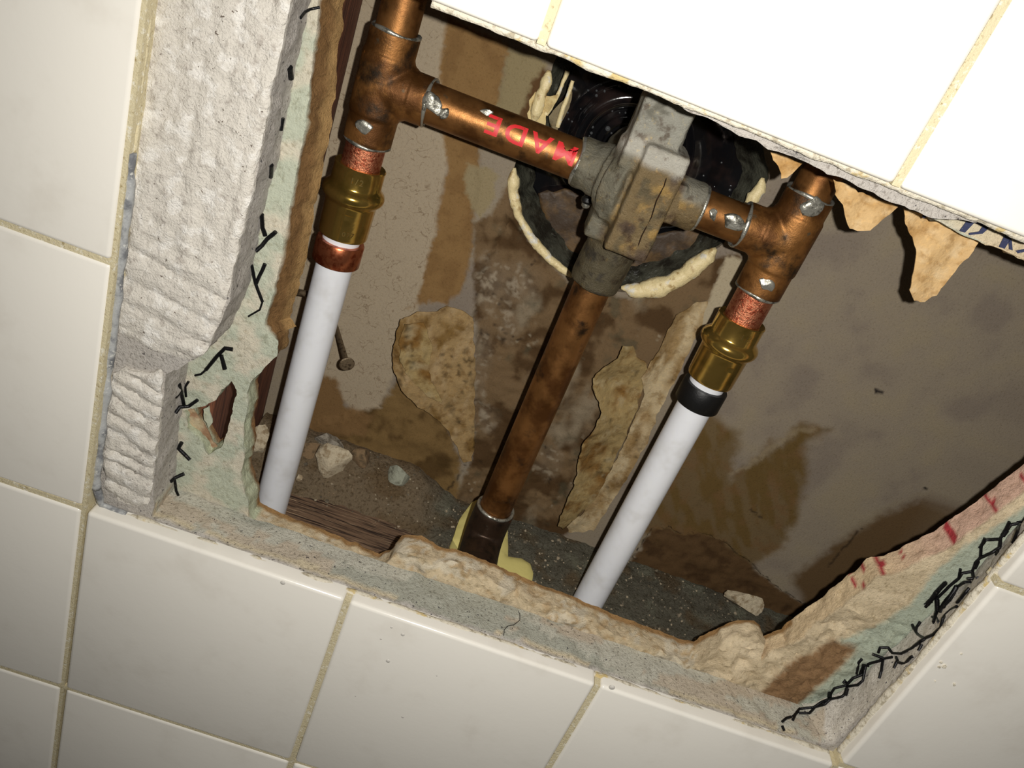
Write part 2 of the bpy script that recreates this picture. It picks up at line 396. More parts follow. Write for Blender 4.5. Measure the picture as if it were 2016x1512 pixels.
def mcol(V, side):
    C = np.tile(L(194, 188, 180), (len(V), 1)) + 0.03*fbm(V, 20, 5)[:, None]
    bottom = side & (V[:, 2] < 8) & (V[:, 0] > 20)
    n = fbm(V*np.array([0.35, 1, 1]), 14, 9); n2 = fbm(V*np.array([0.3, 1, 1]), 9, 19)
    C[bottom] = L(206, 203, 188)
    C = np.where((bottom & (n2 > 0.05))[:, None], L(205, 192, 172)[None], C)
    C = np.where((bottom & (n > 0.18))[:, None], L(184, 184, 170)[None], C)
    C = np.where((bottom & (V[:, 1] < 10.5+6*n2))[:, None], L(222, 208, 178)[None], C)
    right = side & (V[:, 0] > 329) & (V[:, 0] < 400)
    C[right] = L(222, 216, 205)
    C = np.where((right & (V[:, 1] < 14+4*n2) & (V[:, 2] < 120))[:, None], L(232, 226, 214)[None], C)
    tp = side & (V[:, 2] > 214) & (V[:, 2] < 240)
    C[tp] = L(206, 202, 192)
    return C
exm = grid_in(dens([(2, -1), (36, 5), (37, 235), (2, 235)], 30), [hole_m], 3.0)
exm = exm[~inpoly(exm, hole_m)]
exm = exm[segdist(exm, hole_m, True) > 1.2]
wall_front = slab('wall_front', outer_m, [hole_m], 8.5, 28.0, M_mortar, None, extra=exm, rows=8, rough=1.5, rscale=4.5,
                  colfn=mcol, back_shift=mshift, seed=21,
                  front=lambda v: 8.3+0.7*fbm(np.c_[v, v[:, 0]*0], 5, 4))
tag(wall_front, 'white tiled wall broken open around the plumbing', 'wall', kind='structure')

# --- tiles
def tile_mesh():
    s = (PITCH-JOINT)/2; sz = (PITCH-1.7)/2
    bm = bmesh.new(); bmesh.ops.create_cube(bm, size=1.0)
    bmesh.ops.scale(bm, vec=(2*s*MM, 7.6*MM, 2*sz*MM), verts=bm.verts)
    fr = [e for e in bm.edges if all(v.co.y < 0 for v in e.verts)]
    cor = [e for e in bm.edges if abs(e.verts[0].co.y-e.verts[1].co.y) > 1e-5]
    bmesh.ops.bevel(bm, geom=fr+cor, offset=1.7*MM, segments=4, profile=0.5, affect='EDGES')
    me = bpy.data.meshes.new('tile'); bm.to_mesh(me); bm.free()
    me.polygons.foreach_set('use_smooth', [True]*len(me.polygons)); me.set_sharp_from_angle(angle=math.radians(40))
    me.materials.append(M_tile); return me
tme = tile_mesh()
tr = random.Random(4)
def put_tile(cx, cz, me=None):
    o = bpy.data.objects.new('tile', me or tme); link(o, wall_front)
    o.location = Vector((cx, 3.8+tr.uniform(-.25, .25), cz))*MM
    o.rotation_euler = (tr.uniform(-1, 1)*0.004, tr.uniform(-1, 1)*0.003, tr.uniform(-1, 1)*0.004)
for c in range(-3, 6):
    for r in range(-3, 5):
        if c in (0, 1, 2) and r in (0, 1): continue
        dz = 2.0 if (r >= 2) else 0.0
        put_tile((c+0.5)*PITCH, (r+0.5)*PITCH + dz)
# --- grout: strips in every joint, just behind the tile faces
gp = []
xs0, xs1, zs0, zs1 = -3*PITCH, 6*PITCH, -3*PITCH, 5*PITCH+2
def gbar(x0, x1, z0, z1): gp.append(box_vf(x0, x1, 0.6 if z1-z0 > x1-x0 else 0.75, 8.4, z0, z1))
hj = JOINT/2+0.15
for k in range(-3, 7):
    x = k*PITCH
    if k in (1, 2, 3): gbar(x-hj, x+hj, zs0, -1.6); gbar(x-hj, x+hj, 2*PITCH+2.8, zs1)
    elif k == 0: gbar(x-hj, x+hj-0.9, zs0, 2*PITCH+40); gbar(x-hj, x+hj, 2*PITCH+40, zs1)
    else: gbar(x-hj, x+hj, zs0, zs1)
for k in range(-3, 6):
    z = k*PITCH + (2.0 if k > 2 else (1.0 if k == 2 else 0))
    if k in (0, 1, 2):
        gbar(xs0, -0.6, z-hj, z+hj); gbar(3*PITCH+0.6, xs1, z-hj, z+hj)
    else: gbar(xs0, xs1, z-hj, z+hj)
# slim lip along the bottom tiles' top edge and the underside of the upper tiles
gv, gf = join(*gp)
mesh_obj('grout', gv, gf, M_grout, wall_front, smoothf=False)
# rough edge of grout left on the cut tiles around the opening
def lip(name, path, r, material, seed, flat=(1, 1, 1), label=None):
    p = dens(path, 1.5, 0.5, 6, seed, closed=False)
    rr = r*(1+0.55*fbm(p, 7, seed+3))
    V, F = tube(p, np.maximum(rr, 0.25), 8)
    o = mesh_obj(name, V, F, material, wall_front, label=label); fix_normals(o); return o
lip('grout_lip', [(2, 6.6, -2.3), (60, 6.8, -2.2), (120, 6.4, -2.0), (230, 6.4, -2.2), (331, 6.6, -2.0)], 1.5, M_lip, 31)
lip('grout_lip', [(78, 5.0, 224.2), (150, 5.0, 224.4), (230, 5.2, 224.6), (330, 5.0, 224.8)], 1.5, M_lip, 32)
lip('grout_lip', [(334.2, 6.0, 2), (334.4, 6.0, 110), (334.4, 6.0, 222)], 1.6, M_lip, 33)
lip('grout_lip', [(-0.6, 4.0, 228), (-0.6, 4.0, 190), (-0.4, 4.4, 146)], 1.2, M_grout, 34)
lip('caulk_smear', [(0.0, 2.6, 150), (0.4, 3.2, 138), (0.6, 3.6, 118), (0.9, 4.2, 96), (0.2, 5.0, 70), (0.4, 5.4, 40), (0.9, 5.4, 8)], 1.7, M_greycaulk, 35, label='grey sealant smeared down the cut tile edge')
lip('caulk_smear', [(0.9, 5.8, 8), (4, 6.4, 0), (14, 6.8, -1.6)], 1.5, M_greycaulk, 36)

# --- thinset patches with trowel ridges
def thin_patch(name, pts, ridge, seed):
    poly = dens(xz(pts, 7.4), 1.3, 0.9, 4.0, seed)
    ex = grid_in(poly, [], 1.05, seed=seed)
    def fr(v):
        P = np.c_[v[:, 0], v[:, 0]*0, v[:, 1]]
        edge = segdist(v, poly, True)
        return 7.0 + ridge(v, P) + 0.55*fbm(P, 4, seed) + 0.25*fbm(P, 1.6, seed+3) + 0.9*np.exp(-edge/0.8)
    return slab(name, poly, [], 7.0, 9.6, M_thin, wall_front, front=fr, extra=ex, rows=2, rough=0.3, rscale=3, seed=seed)
def ridge_up(v, P):
    n = fbm(P*np.array([1, 1, 0.15]), 5.0, 3)
    vert = 1.0*(0.5-np.abs(np.sin(v[:, 0]*math.pi/8.5+1.6*fbm(P*np.array([1, 1, .2]), 20, 8)))**0.7) + 0.8*n + 0.5*fbm(P, 9, 15)
    hor = 1.8*(0.5-np.abs(np.sin((v[:, 1]+0.18*v[:, 0])*math.pi/9.5+1.2*fbm(P*np.array([.4, 1, 1]), 14, 9)))**0.6) + 0.8*fbm(P*np.array([.15, 1, 1]), 4, 5)
    t = smooth(124, 112, v[:, 1]+3*fbm(P, 10, 2))
    amp = 0.45+0.55*smooth(-0.25, 0.35, fbm(P, 24, 77))
    return (vert*(1-t)+hor*t)*amp
def ridge_lo(v, P):
    return 1.8*(0.5-np.abs(np.sin((v[:, 1]+0.22*v[:, 0])*math.pi/7.4+1.4*fbm(P*np.array([.5, 1, 1]), 10, 12)))**0.6) + 0.8*fbm(P*np.array([.18, 1, 1]), 3.5, 6)
thin_patch('thinset_patch', [(300, -60), (590, -60), (572, 0), (560, 70), (545, 130), (525, 230), (505, 330), (487, 420), (470, 480), (455, 560), (438, 620), (408, 690), (380, 712), (340, 700),
                             (300, 690), (262, 668), (234, 655), (230, 610), (240, 540), (250, 470), (256, 400), (252, 350), (262, 240), (275, 120)], ridge_up, 41)
thin_patch('thinset_patch', [(222, 735), (250, 722), (285, 735), (318, 728), (318, 770), (312, 850), (305, 900), (300, 950), (292, 992), (262, 998), (232, 985), (205, 960), (203, 900), (210, 810)], ridge_lo, 47)

# --- gypsum board behind the mortar
lowpiece = xz([(432, 700), (470, 665), (520, 640), (548, 670), (545, 700), (515, 735), (490, 752), (486, 800), (478, 850), (483, 900), (474, 945), (488, 985), (488, 1012)], 28.5)
bL = [(40.0, 236), (39.7, 210), (42.5, 187), (44.5, 172), (45.2, 158), (45.6, 131), (46.8, 106)]
bB = [(57.5, -3), (70, -4.5), (88, -6), (104, -7), (116, -8.5), (121, -2), (124, 6), (131, 9.2), (142, 7.2), (150, 8.8), (161, 8.4), (176, 6.8), (190, 5.4), (203, 5.4), (215, 4.0), (228, 3.6), (246, 2.6), (262, 2.2),
      (268, 3.6), (270, 9), (275, 17), (280, 24), (287, 27), (291, 25), (293.5, 15), (296, 22), (300, 27), (304, 42), (308, 56), (311, 66), (314, 79), (319, 82), (324, 91), (330, 101), (336, 119), (343, 144), (350, 170), (353, 200), (353, 213)]
bT = [(330, 214.5), (300, 215), (284, 215.3), (262.8, 215.5), (249, 217.2), (236, 219), (225, 224), (150, 227), (90, 230)]
hole_b = dens(bL+lowpiece[2:]+bB+bT, 1.5, 0.9, 5.0, 61)
tear = dens(xz([(362, 806), (395, 800), (425, 787), (440, 765), (455, 750), (468, 768), (460, 800), (448, 850), (436, 880), (412, 897), (398, 872), (372, 848)], 28.5), 1.0, 0.9, 3.0, 62)
outer_b = dens([(-336, -336), (670, -336), (670, 560), (-336, 560)], 60)
GREEN, CREAM, TAN, PINK, DKTAN = L(184, 189, 170), L(204, 197, 178), L(122, 92, 58), L(218, 186, 160), L(134, 98, 62)
BEIGE, WHITEG = L(206, 188, 156), L(212, 200, 176)
def bcol(V, side):
    n = fbm(V, 7, 71); n2 = fbm(V, 3, 72)
    C = np.tile(GREEN, (len(V), 1)); C = mixc(C, CREAM, smooth(-0.15, 0.3, n))
    Q = pix(V)
    low = (V[:, 2] < 34) & ((V[:, 0] > 100) | ((V[:, 0] > 57) & (V[:, 2] < 1)))
    C = np.where(low[:, None], BEIGE[None], C); C = np.where((low & (n > 0.05))[:, None], WHITEG[None], C)
    C = np.where((low & (n2 > 0.22))[:, None], L(188, 164, 128)[None], C)
    # lower right: bare gypsum, a torn brown strip, green paper beside the lath
    rt = (V[:, 0] > 268) & (V[:, 2] < 225) & (V[:, 2] > -10)
    C = np.where(rt[:, None], mixc(np.tile(BEIGE, (len(V), 1)), L(222, 204, 172), smooth(-.2, .3, n)), C)
    br = soft(Q + 6*np.stack([n, n2], 1), [(1490, 1370), (1560, 1300), (1640, 1262), (1690, 1268), (1640, 1330), (1560, 1395), (1500, 1390)], 8)
    C = mixc(C, L(142, 112, 80), br)
    gr = soft(Q + 6*np.stack([n, n2], 1), [(1555, 1400), (1640, 1330), (1690, 1275), (1650, 1262), (1720, 1235), (1790, 1190), (1835, 1130), (1900, 1075), (2040, 985), (2040, 1060), (1900, 1150), (1760, 1290), (1580, 1420)], 8)
    C = mixc(C, L(176, 184, 166), gr)
    sL = side & (V[:, 0] < 60)
    C = np.where((sL & (V[:, 2] > 70))[:, None], mixc(np.tile(TAN, (len(V), 1)), L(160, 128, 84), smooth(34, 38, V[:, 1]+2*n)), C)
    C = np.where((sL & (V[:, 2] <= 70))[:, None], mixc(np.tile(L(190, 196, 168), (len(V), 1)), DKTAN, smooth(36, 40, V[:, 1]+2*n)), C)
    sR = side & (V[:, 0] > 292) & (V[:, 0] < 400)
    C = np.where(sR[:, None], mixc(np.tile(L(222, 198, 160), (len(V), 1)), L(216, 180, 158), smooth(70, 110, V[:, 2])), C)
    red = (fbm(V*np.array([1, .22, 2.2]), 4, 88, 2) > 0.36) & sR & (V[:, 2] > 60) & (V[:, 1] > 29)
    C = np.where(red[:, None], L(172, 62, 66)[None], C)
    edge = side & low & (V[:, 1] > 38.5)
    C = np.where(edge[:, None], L(158, 124, 82)[None], C)
    return C
exb = np.concatenate([grid_in(dens(b, 8), [hole_b, tear], 1.6, seed=s) for s, b in enumerate([
    [(18, -3), (60, -3), (60, 90), (18, 90)], [(34, 90), (56, 90), (50, 225), (34, 225)], [(118, -6), (345, -6), (345, 40), (300, 40), (118, 14)], [(300, 40), (352, 40), (356, 150), (315, 100)]])])
def bfront(v):
    P = np.c_[v[:, 0], v[:, 0]*0, v[:, 1]]
    y = 28.3 + 0.6*fbm(P, 6, 81) + 0.25*fbm(P, 2, 82)
    ridge = (v[:, 0] > 118) & (v[:, 0] < 345) & (v[:, 1] < 60) & (v[:, 1] > -30)
    y = y + np.where(ridge, 3.2*fbm(P, 12, 83)+2.6*np.abs(fbm(P, 6, 84))+1.2*fbm(P, 2.2, 85)+0.4, 0)
    return y
def bshift(B):
    s = np.zeros_like(B)
    left = (B[:, 0] < 50) & (B[:, 1] > 75)
    s[:, 0] = np.where(left, 4.6+1.2*smooth(220, 120, B[:, 1]), 0)
    return s
board = slab('drywall_layer', outer_b, [hole_b, tear], 28.3, 41.0, M_board, wall_front, front=bfront, extra=exb, rows=7, rough=1.9, rscale=3.5,
             colfn=bcol, back_shift=bshift, seed=91, label='moisture resistant gypsum board with pale green face paper')

# torn paper tongues hanging from the board's lower edge
def paper_vf(poly_px, y, lift, seed, h=1.6, thick=0.5, jit=1.2, ripple=0.5):
    poly = dens(xz(poly_px, y), 1.3, jit, 4, seed)
    v, f = cdt(poly, [], grid_in(poly, [], h, seed=seed)); n = len(v)
    P = np.c_[v[:, 0], v[:, 0]*0, v[:, 1]]
    yy = y + lift(v, pix(np.c_[v[:, 0], np.full(n, y), v[:, 1]])) + ripple*fbm(P, 7, seed+2) + (ripple > 0.9)*(-1.6*np.abs(fbm(np.c_[P[:, 0]+.5*P[:, 2], P[:, 1], .3*P[:, 2]-.2*P[:, 0]], 9, seed+8))+0.5) + 0.3*ripple*fbm(P, 2.5, seed+4)
    A = np.c_[v[:, 0], yy, v[:, 1]]; Bk = A + np.array([0, thick, 0])
    V = np.concatenate([A, Bk]); F = [tuple(t) for t in f]+[(t[2]+n, t[1]+n, t[0]+n) for t in f]
    cnt = {}
    for t in f:
        for a, b in ((t[0], t[1]), (t[1], t[2]), (t[2], t[0])): cnt.setdefault((min(a, b), max(a, b)), []).append((a, b))
    for q in cnt.values():
        if len(q) == 1: a, b = q[0]; F.append((b, a, a+n, b+n))
    return V, F
def paper(name, poly_px, y, lift, seed, colfn, parent, label=None, **k):
    V, F = paper_vf(poly_px, y, lift, seed, **k)
    o = mesh_obj(name, V, F, M_paper, parent, colfn(V), label=label); fix_normals(o); sharp(o, 60); return o
def flapcol(V):
    n = fbm(V, 9, 5); n2 = fbm(V, 3, 6)
    C = np.tile(L(206, 172, 122), (len(V), 1)); C = mixc(C, L(178, 138, 84), smooth(0, .4, n)); return mixc(C, L(220, 192, 148), smooth(.1, .5, n2))
paper('torn_paper', [(1520, 300), (1580, 322), (1562, 338), (1552, 348), (1540, 352), (1532, 335)], 41.2, lambda v, q: 0, 101, flapcol, wall_front)
paper('torn_paper', [(1640, 352), (1770, 408), (1752, 425), (1738, 438), (1712, 452), (1690, 454), (1672, 447), (1668, 430), (1658, 414), (1650, 395)], 41.2, lambda v, q: 0.4*np.sin(v[:, 0]*.6), 102, flapcol, wall_front)
paper('torn_paper', [(1780, 408), (1925, 462), (1926, 480), (1905, 505), (1886, 530), (1862, 560), (1845, 580), (1822, 594), (1800, 592), (1790, 572), (1800, 530), (1806, 500), (1798, 470), (1784, 440)], 41.2, lambda v, q: 0.8*np.sin(v[:, 0]*.4), 103, flapcol, wall_front)

# remains of printed lettering on the green face paper, cut off by the tile
def prnt(name, strokes, y=28.0):
    parts = []
    for s in strokes:
        p = np.array([un(u, v, 27.2) for u, v in s]); c = p+np.array([0, 0.35, 0]); n = len(p)
        parts.append((np.concatenate([p, c]), [tuple(range(n))]+[tuple(range(n, 2*n))[::-1]]+[(i, (i+1) % n, n+(i+1) % n, n+i) for i in range(n)]))
    V, F = join(*parts); o = mesh_obj(name, V, F, M_navy, board, smoothf=False); fix_normals(o); return o
prnt('printed_letter', [[(1846, 411), (1858, 414), (1838, 431), (1830, 428)], [(1815, 400), (1860, 412), (1860, 416), (1815, 405)], [(1815, 425), (1838, 418), (1840, 422), (1818, 430)]])
prnt('printed_letter', [[(1906, 432), (1920, 437), (1900, 458), (1889, 455)], [(1885, 420), (1945, 445), (1945, 450), (1886, 425)], [(1936, 445), (1947, 449), (1935, 460), (1908, 463), (1908, 459), (1928, 456)]])
prnt('printed_letter', [[(1980, 460), (1993, 466), (1978, 490), (1967, 486)], [(1986, 474), (1992, 472), (1994, 493), (1987, 491)], [(1975, 456), (2030, 476), (2030, 481), (1975, 461)], [(2000, 494), (2030, 488), (2030, 493), (2004, 499)]])

# ------------------------------------------------------------------ framing: stud and sill plate
def plank(name, x0, x1, y0, y1, z0, z1, material, label, cat, axis, amp=0.35):
    nx = [2, 2, 2]; 
    def face_grid(a0, a1, n): return np.linspace(a0, a1, n)
    bm = bmesh.new(); V, F = box_vf(x0, x1, y0, y1, z0, z1)
    vs_ = [bm.verts.new(v) for v in V]
    for f in F: bm.faces.new([vs_[i] for i in f])
    bmesh.ops.recalc_face_normals(bm, faces=bm.faces)
    bmesh.ops.bevel(bm, geom=list(bm.edges), offset=1.2, segments=2, profile=0.5, affect='EDGES')
    bmesh.ops.subdivide_edges(bm, edges=[e for e in bm.edges if e.calc_length() > 12], cuts=24, use_grid_fill=True)
    P = np.array([v.co[:] for v in bm.verts]); st = np.array([1., 1., 1.]); st[axis] = 0.06
    d = amp*fbm(P*st, 3.0, 14)
    bm.normal_update(); N = np.array([v.normal[:] for v in bm.verts]); P = P + N*d[:, None]
    Fq = [tuple(v.index for v in f.verts) for f in bm.faces]; bm.verts.index_update(); Fq = [tuple(v.index for v in f.verts) for f in bm.faces]; bm.free()
    org = ((x0+x1)/2, (y0+y1)/2, z0)
    o = mesh_obj(name, P, Fq, material, None, origin=org); sharp(o, 40)
    return tag(o, label, cat)
plank('wall_stud', -8, 29.5, 41.6, 129.4, -37.5, 300, M_stud, 'reddish brown wooden stud beside the left pipe', 'stud', 2)
plank('sill_plate', -60, 470, 41.6, 129.4, -76, -38, M_sill, 'dirty wooden sill plate at the bottom of the wall cavity', 'sill plate', 0, amp=0.8)

# ------------------------------------------------------------------ back wall
HOLE_PX = [(1110, 60), (1085, 150), (1062, 225), (1020, 300), (1006, 340), (1010, 390), (1028, 440), (1062, 492), (1118, 543), (1190, 572), (1258, 576), (1338, 548), (1415, 488), (1478, 420), (1514, 350), (1500, 260), (1420, 160), (1260, 60)]
hole_k = dens(xz(HOLE_PX, 130), 1.6, 1.2, 6, 121)
outer_k = dens([(-30, -80), (470, -80), (470, 320), (-30, 320)], 12)
core = dens([(25, -45), (380, -45), (380, 225), (25, 225)], 20)
exk = grid_in(core, [hole_k], 1.25, seed=5)
MIDR = [(940, 560), (1000, 430), (1040, 480), (1120, 560), (1240, 590), (1215, 640), (1170, 720), (1185, 800), (1150, 850), (1130, 920), (1095, 1010), (1060, 1060), (900, 1000), (925, 930), (934, 800), (936, 640)]
LOWC = [(1285, 1045), (1320, 1040), (1345, 1052), (1380, 1048), (1420, 1065), (1460, 1100), (1500, 1130), (1550, 1170), (1620, 1215), (1560, 1290), (1260, 1220), (1230, 1120)]
def kfields(V):
    Q = pix(V); n = fbm(V, 16, 131); n2 = fbm(V, 6, 132); n3 = fbm(V, 2.5, 133)
    W = Q + np.stack([9*n2+5*n3, 9*fbm(V, 6, 134)+5*n3], 1)
    return Q, W, n, n2, n3
def kcol(V, side):
    Q, W, n, n2, n3 = kfields(V)
    C = np.tile(L(176, 165, 149), (len(V), 1))
    C = mixc(C, L(162, 151, 140), smooth(-.1, .4, n)); C = mixc(C, L(182, 170, 146), smooth(.1, .5, -n)*0.6)
    leftz = soft(W, [(640, -60), (872, -60), (885, 90), (880, 260), (878, 330), (850, 480), (822, 620), (790, 660), (783, 720), (745, 800), (700, 830), (690, 800), (640, 760), (560, 800)], 8)
    C = mixc(C, L(204, 190, 168), leftz)
    vein = np.abs(fbm(V, 9, 141)); curl = (leftz > .5)*smooth(0.035, 0.0, vein)*smooth(.0, .25, n2+.15)
    tan1 = soft(W, [(878, 30), (1000, 90), (985, 190), (945, 300), (930, 480), (915, 560), (880, 600), (845, 590), (800, 610), (822, 600), (850, 480), (880, 330), (868, 240), (865, 130)], 7)
    C = mixc(C, L(166, 132, 86), tan1)
    C = mixc(C, L(146, 112, 70), tan1*smooth(-.05, .3, n2)*.6)
    gy = soft(W, [(1000, 90), (1080, 120), (1060, 180), (1030, 250), (985, 230), (960, 220), (985, 190)], 6); C = mixc(C, L(172, 158, 122), gy)
    gy2 = soft(W, [(918, 320), (965, 330), (985, 345), (975, 380), (950, 430), (930, 410), (915, 360)], 6); C = mixc(C, L(178, 164, 130), gy2)
    brk = soft(W, [(1020, 245), (1040, 180), (1070, 130), (1085, 140), (1075, 200), (1045, 260)], 6); C = mixc(C, L(110, 80, 48), brk)
    mid1 = soft(W, [(935, 440), (970, 420), (1010, 350), (1040, 470), (1120, 560), (1240, 590), (1330, 560), (1430, 500), (1460, 500), (1420, 590), (1330, 700), (1260, 830), (1180, 1000), (1100, 1060), (880, 1010), (905, 960), (930, 900), (938, 620), (932, 520)], 8)
    mc = np.tile(L(140, 116, 86), (len(V), 1)); mc = mixc(mc, L(96, 72, 44), smooth(-.15, .25, 1.2*n+.5*n2)); mc = mixc(mc, L(164, 150, 128), smooth(.05, .4, fbm(V*np.array([1, 1, .5]), 16, 151)))
    mc = mixc(mc, L(190, 178, 156), smooth(.45, .55, n3)*smooth(.1, .4, fbm(V, 15, 155))*.9); mc = mixc(mc, L(92, 90, 72), smooth(.2, .5, fbm(V, 8, 152))*.6)
    for (cx, cy, rx, ry) in ((950, 690, 22, 60), (962, 825, 26, 30), (1080, 905, 30, 42), (945, 770, 14, 40), (1010, 560, 60, 50), (965, 560, 30, 70), (880, 950, 26, 14), (1000, 640, 24, 40)):
        e = smooth(1.2, .4, np.hypot((W[:, 0]-cx)/rx, (W[:, 1]-cy)/ry)); mc = mixc(mc, L(196, 184, 164), e*smooth(.1, .35, n3+.4*n2)*.85); mc = mixc(mc, L(160, 146, 128), e*.3)
    ck = smooth(0.03, 0.0, np.abs(fbm(V, 12, 158)))*smooth(0, .3, fbm(V, 20, 159)); mc = mixc(mc, L(48, 36, 24), ck*.8)
    C = C*(1-mid1[:, None]) + mc*mid1[:, None]
    lowl = soft(W, [(590, 840), (690, 815), (745, 800), (790, 740), (830, 790), (875, 830), (905, 900), (900, 1000), (760, 1000), (560, 950)], 10)
    lc = np.tile(L(150, 122, 78), (len(V), 1)); lc = mixc(lc, L(104, 80, 44), smooth(-.05, .3, n+.4*n2)); C = C*(1-lowl[:, None])+lc*lowl[:, None]
    lowl2 = soft(W, [(560, 740), (660, 740), (680, 800), (735, 815), (720, 860), (560, 860)], 10); C = mixc(C, L(150, 118, 78), lowl2)
    strip = soft(Q+2*np.stack([n2, n3], 1), [(1430, 505), (1466, 512), (1430, 590), (1380, 660), (1360, 670), (1395, 590)], 4); C = mixc(C, L(214, 202, 176), strip)
    st = soft(W+np.stack([26*n, 22*fbm(V, 12, 139)], 1), [(1385, 800), (1445, 850), (1450, 890), (1438, 938), (1470, 920), (1520, 880), (1570, 845), (1640, 850), (1590, 880), (1600, 930), (1570, 1000), (1545, 1070), (1460, 1140), (1300, 1060), (1220, 1040), (1250, 960), (1320, 860)], 26)
    C = mixc(C, L(126, 102, 58), st*(0.82+0.18*smooth(-.2, .2, fbm(np.c_[V[:, 0]+0.8*V[:, 2], V[:, 1], 0.25*(V[:, 0]-V[:, 2])], 5, 171)))); C = mixc(C, L(140, 108, 72), st*smooth(0, .4, n2)*.6)
    st2 = soft(W, [(1560, 1140), (1660, 1060), (1740, 1010), (1810, 985), (1880, 970), (1870, 1010), (1780, 1090), (1690, 1150), (1600, 1220)], 24); C = mixc(C, L(120, 96, 66), st2)
    rim = segdist(W, [(1440, 935), (1470, 918), (1520, 880), (1570, 845), (1610, 845)]); C = mixc(C, L(186, 170, 140), smooth(6, 0, rim)*.6)
    rim2 = segdist(W, [(1660, 1050), (1740, 1000), (1810, 975), (1880, 965)]); C = mixc(C, L(170, 158, 136), smooth(7, 0, rim2)*.5)
    lw = soft(W*1.0, LOWC, 6); C = mixc(C, L(112, 86, 56), lw); C = mixc(C, L(90, 66, 40), lw*smooth(0, .4, n2))
    spot = segdist(Q, [(1725, 770), (1736, 772)]); C = mixc(C, L(52, 46, 44), smooth(5.5, 4.0, spot))
    spot = segdist(Q, [(1820, 962), (1821, 962)]); C = mixc(C, L(40, 36, 32), smooth(3.4, 2.4, spot))
    for ln in ([(1630, 1115), (1660, 1080), (1695, 1040)], [(905, 875), (918, 905), (900, 945), (880, 965)], [(1480, 1005), (1500, 1020)]):
        C = mixc(C, L(60, 46, 30), smooth(2.4, 1.0, segdist(W*0.35+Q*0.65, ln))*.8)
    if side is not None: C = np.where(side[:, None], L(176, 160, 132)[None], C)
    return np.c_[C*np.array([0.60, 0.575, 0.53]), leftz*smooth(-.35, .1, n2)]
def kfront(v):
    V = np.c_[v[:, 0], np.full(len(v), 130.), v[:, 1]]
    Q, W, n, n2, n3 = kfields(V)
    y = 130 + 0.25*n
    mid = soft(W, MIDR, 14); y = y + mid*(2.0+3.6*fbm(V*np.array([1, 1, .55]), 15, 161)+1.6*n2+0.5*n3)
    tan1 = soft(W, [(878, 30), (1000, 90), (985, 190), (945, 300), (930, 480), (915, 560), (880, 600), (845, 590), (822, 600), (850, 480), (880, 330), (868, 240), (865, 130)], 3); y = y + tan1*(0.7+0.3*n3)
    lw = soft(W, LOWC, 3); y = y + lw*(3.2+1.5*n2)
    lowl = soft(W, [(590, 840), (745, 800), (790, 740), (830, 790), (875, 830), (905, 900), (900, 1000), (760, 1000), (560, 950)], 14); y = y - lowl*(1.0+2.2*fbm(V, 14, 171)+.8*n2)
    st = soft(W+5*n[:, None], [(1438, 938), (1570, 845), (1640, 850), (1590, 880), (1545, 1070), (1460, 1140), (1300, 1060)], 4); y = y+0.25*st
    return y
wall_back = slab('wall_back', outer_k, [hole_k], 130, 143, M_back, None, front=kfront, extra=exk, rows=4, rough=1.0, rscale=5, colfn=kcol, seed=181)
tag(wall_back, 'stained paper faced board at the back of the cavity', 'wall', kind='structure')

# torn flaps of paper on the back wall
def tanflap(V):
    n = fbm(V, 9, 191); n2 = fbm(V, 4, 192); st = fbm(V*np.array([1, 1, .3]), 3, 193)
    C = np.tile(L(172, 144, 100), (len(V), 1)); C = mixc(C, L(134, 104, 58), smooth(.05, .4, n)); C = mixc(C, L(190, 164, 124), smooth(.1, .4, st)*.7); return mixc(C, L(112, 84, 48), smooth(.3, .6, n2)*.6)*(0.78*(1-.6*crease_shade(V, 401)))[:, None]
def crease_shade(V, sd): return smooth(0.05, 0.0, np.abs(fbm(np.c_[V[:, 0]+.45*V[:, 2], V[:, 1], .3*V[:, 2]-.2*V[:, 0]], 10, sd)))*smooth(-.1, .2, fbm(V, 14, sd+5))  # shade along the folds, painted into the paper colour as darker lines
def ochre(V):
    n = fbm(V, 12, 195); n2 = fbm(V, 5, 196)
    C = np.tile(L(178, 154, 106), (len(V), 1)); C = mixc(C, L(140, 104, 54), smooth(.0, .35, n)); return mixc(C, L(190, 172, 134), smooth(.15, .45, n2)*.7)*(0.75*(1-.6*crease_shade(V, 411)))[:, None]
def liftL(v, q):
    t = np.clip((936-q[:, 0])/150, 0, 1); return -(0.9+15.0*t**1.1)+1.8*np.sin(q[:, 0]/19+q[:, 1]/160)*t
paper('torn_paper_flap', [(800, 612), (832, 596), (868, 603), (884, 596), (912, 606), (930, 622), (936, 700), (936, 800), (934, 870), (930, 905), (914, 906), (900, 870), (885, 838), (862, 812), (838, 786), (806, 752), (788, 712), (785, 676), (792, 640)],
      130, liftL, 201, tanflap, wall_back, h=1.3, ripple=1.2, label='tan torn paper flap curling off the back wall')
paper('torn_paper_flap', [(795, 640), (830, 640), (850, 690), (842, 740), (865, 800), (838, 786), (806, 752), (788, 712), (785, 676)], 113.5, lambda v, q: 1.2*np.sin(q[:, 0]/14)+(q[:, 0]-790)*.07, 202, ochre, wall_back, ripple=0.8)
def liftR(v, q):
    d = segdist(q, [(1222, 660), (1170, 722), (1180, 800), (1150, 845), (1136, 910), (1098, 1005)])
    return -(0.8+14.0*np.exp(-d/48.))+1.2*np.sin(q[:, 1]/23)
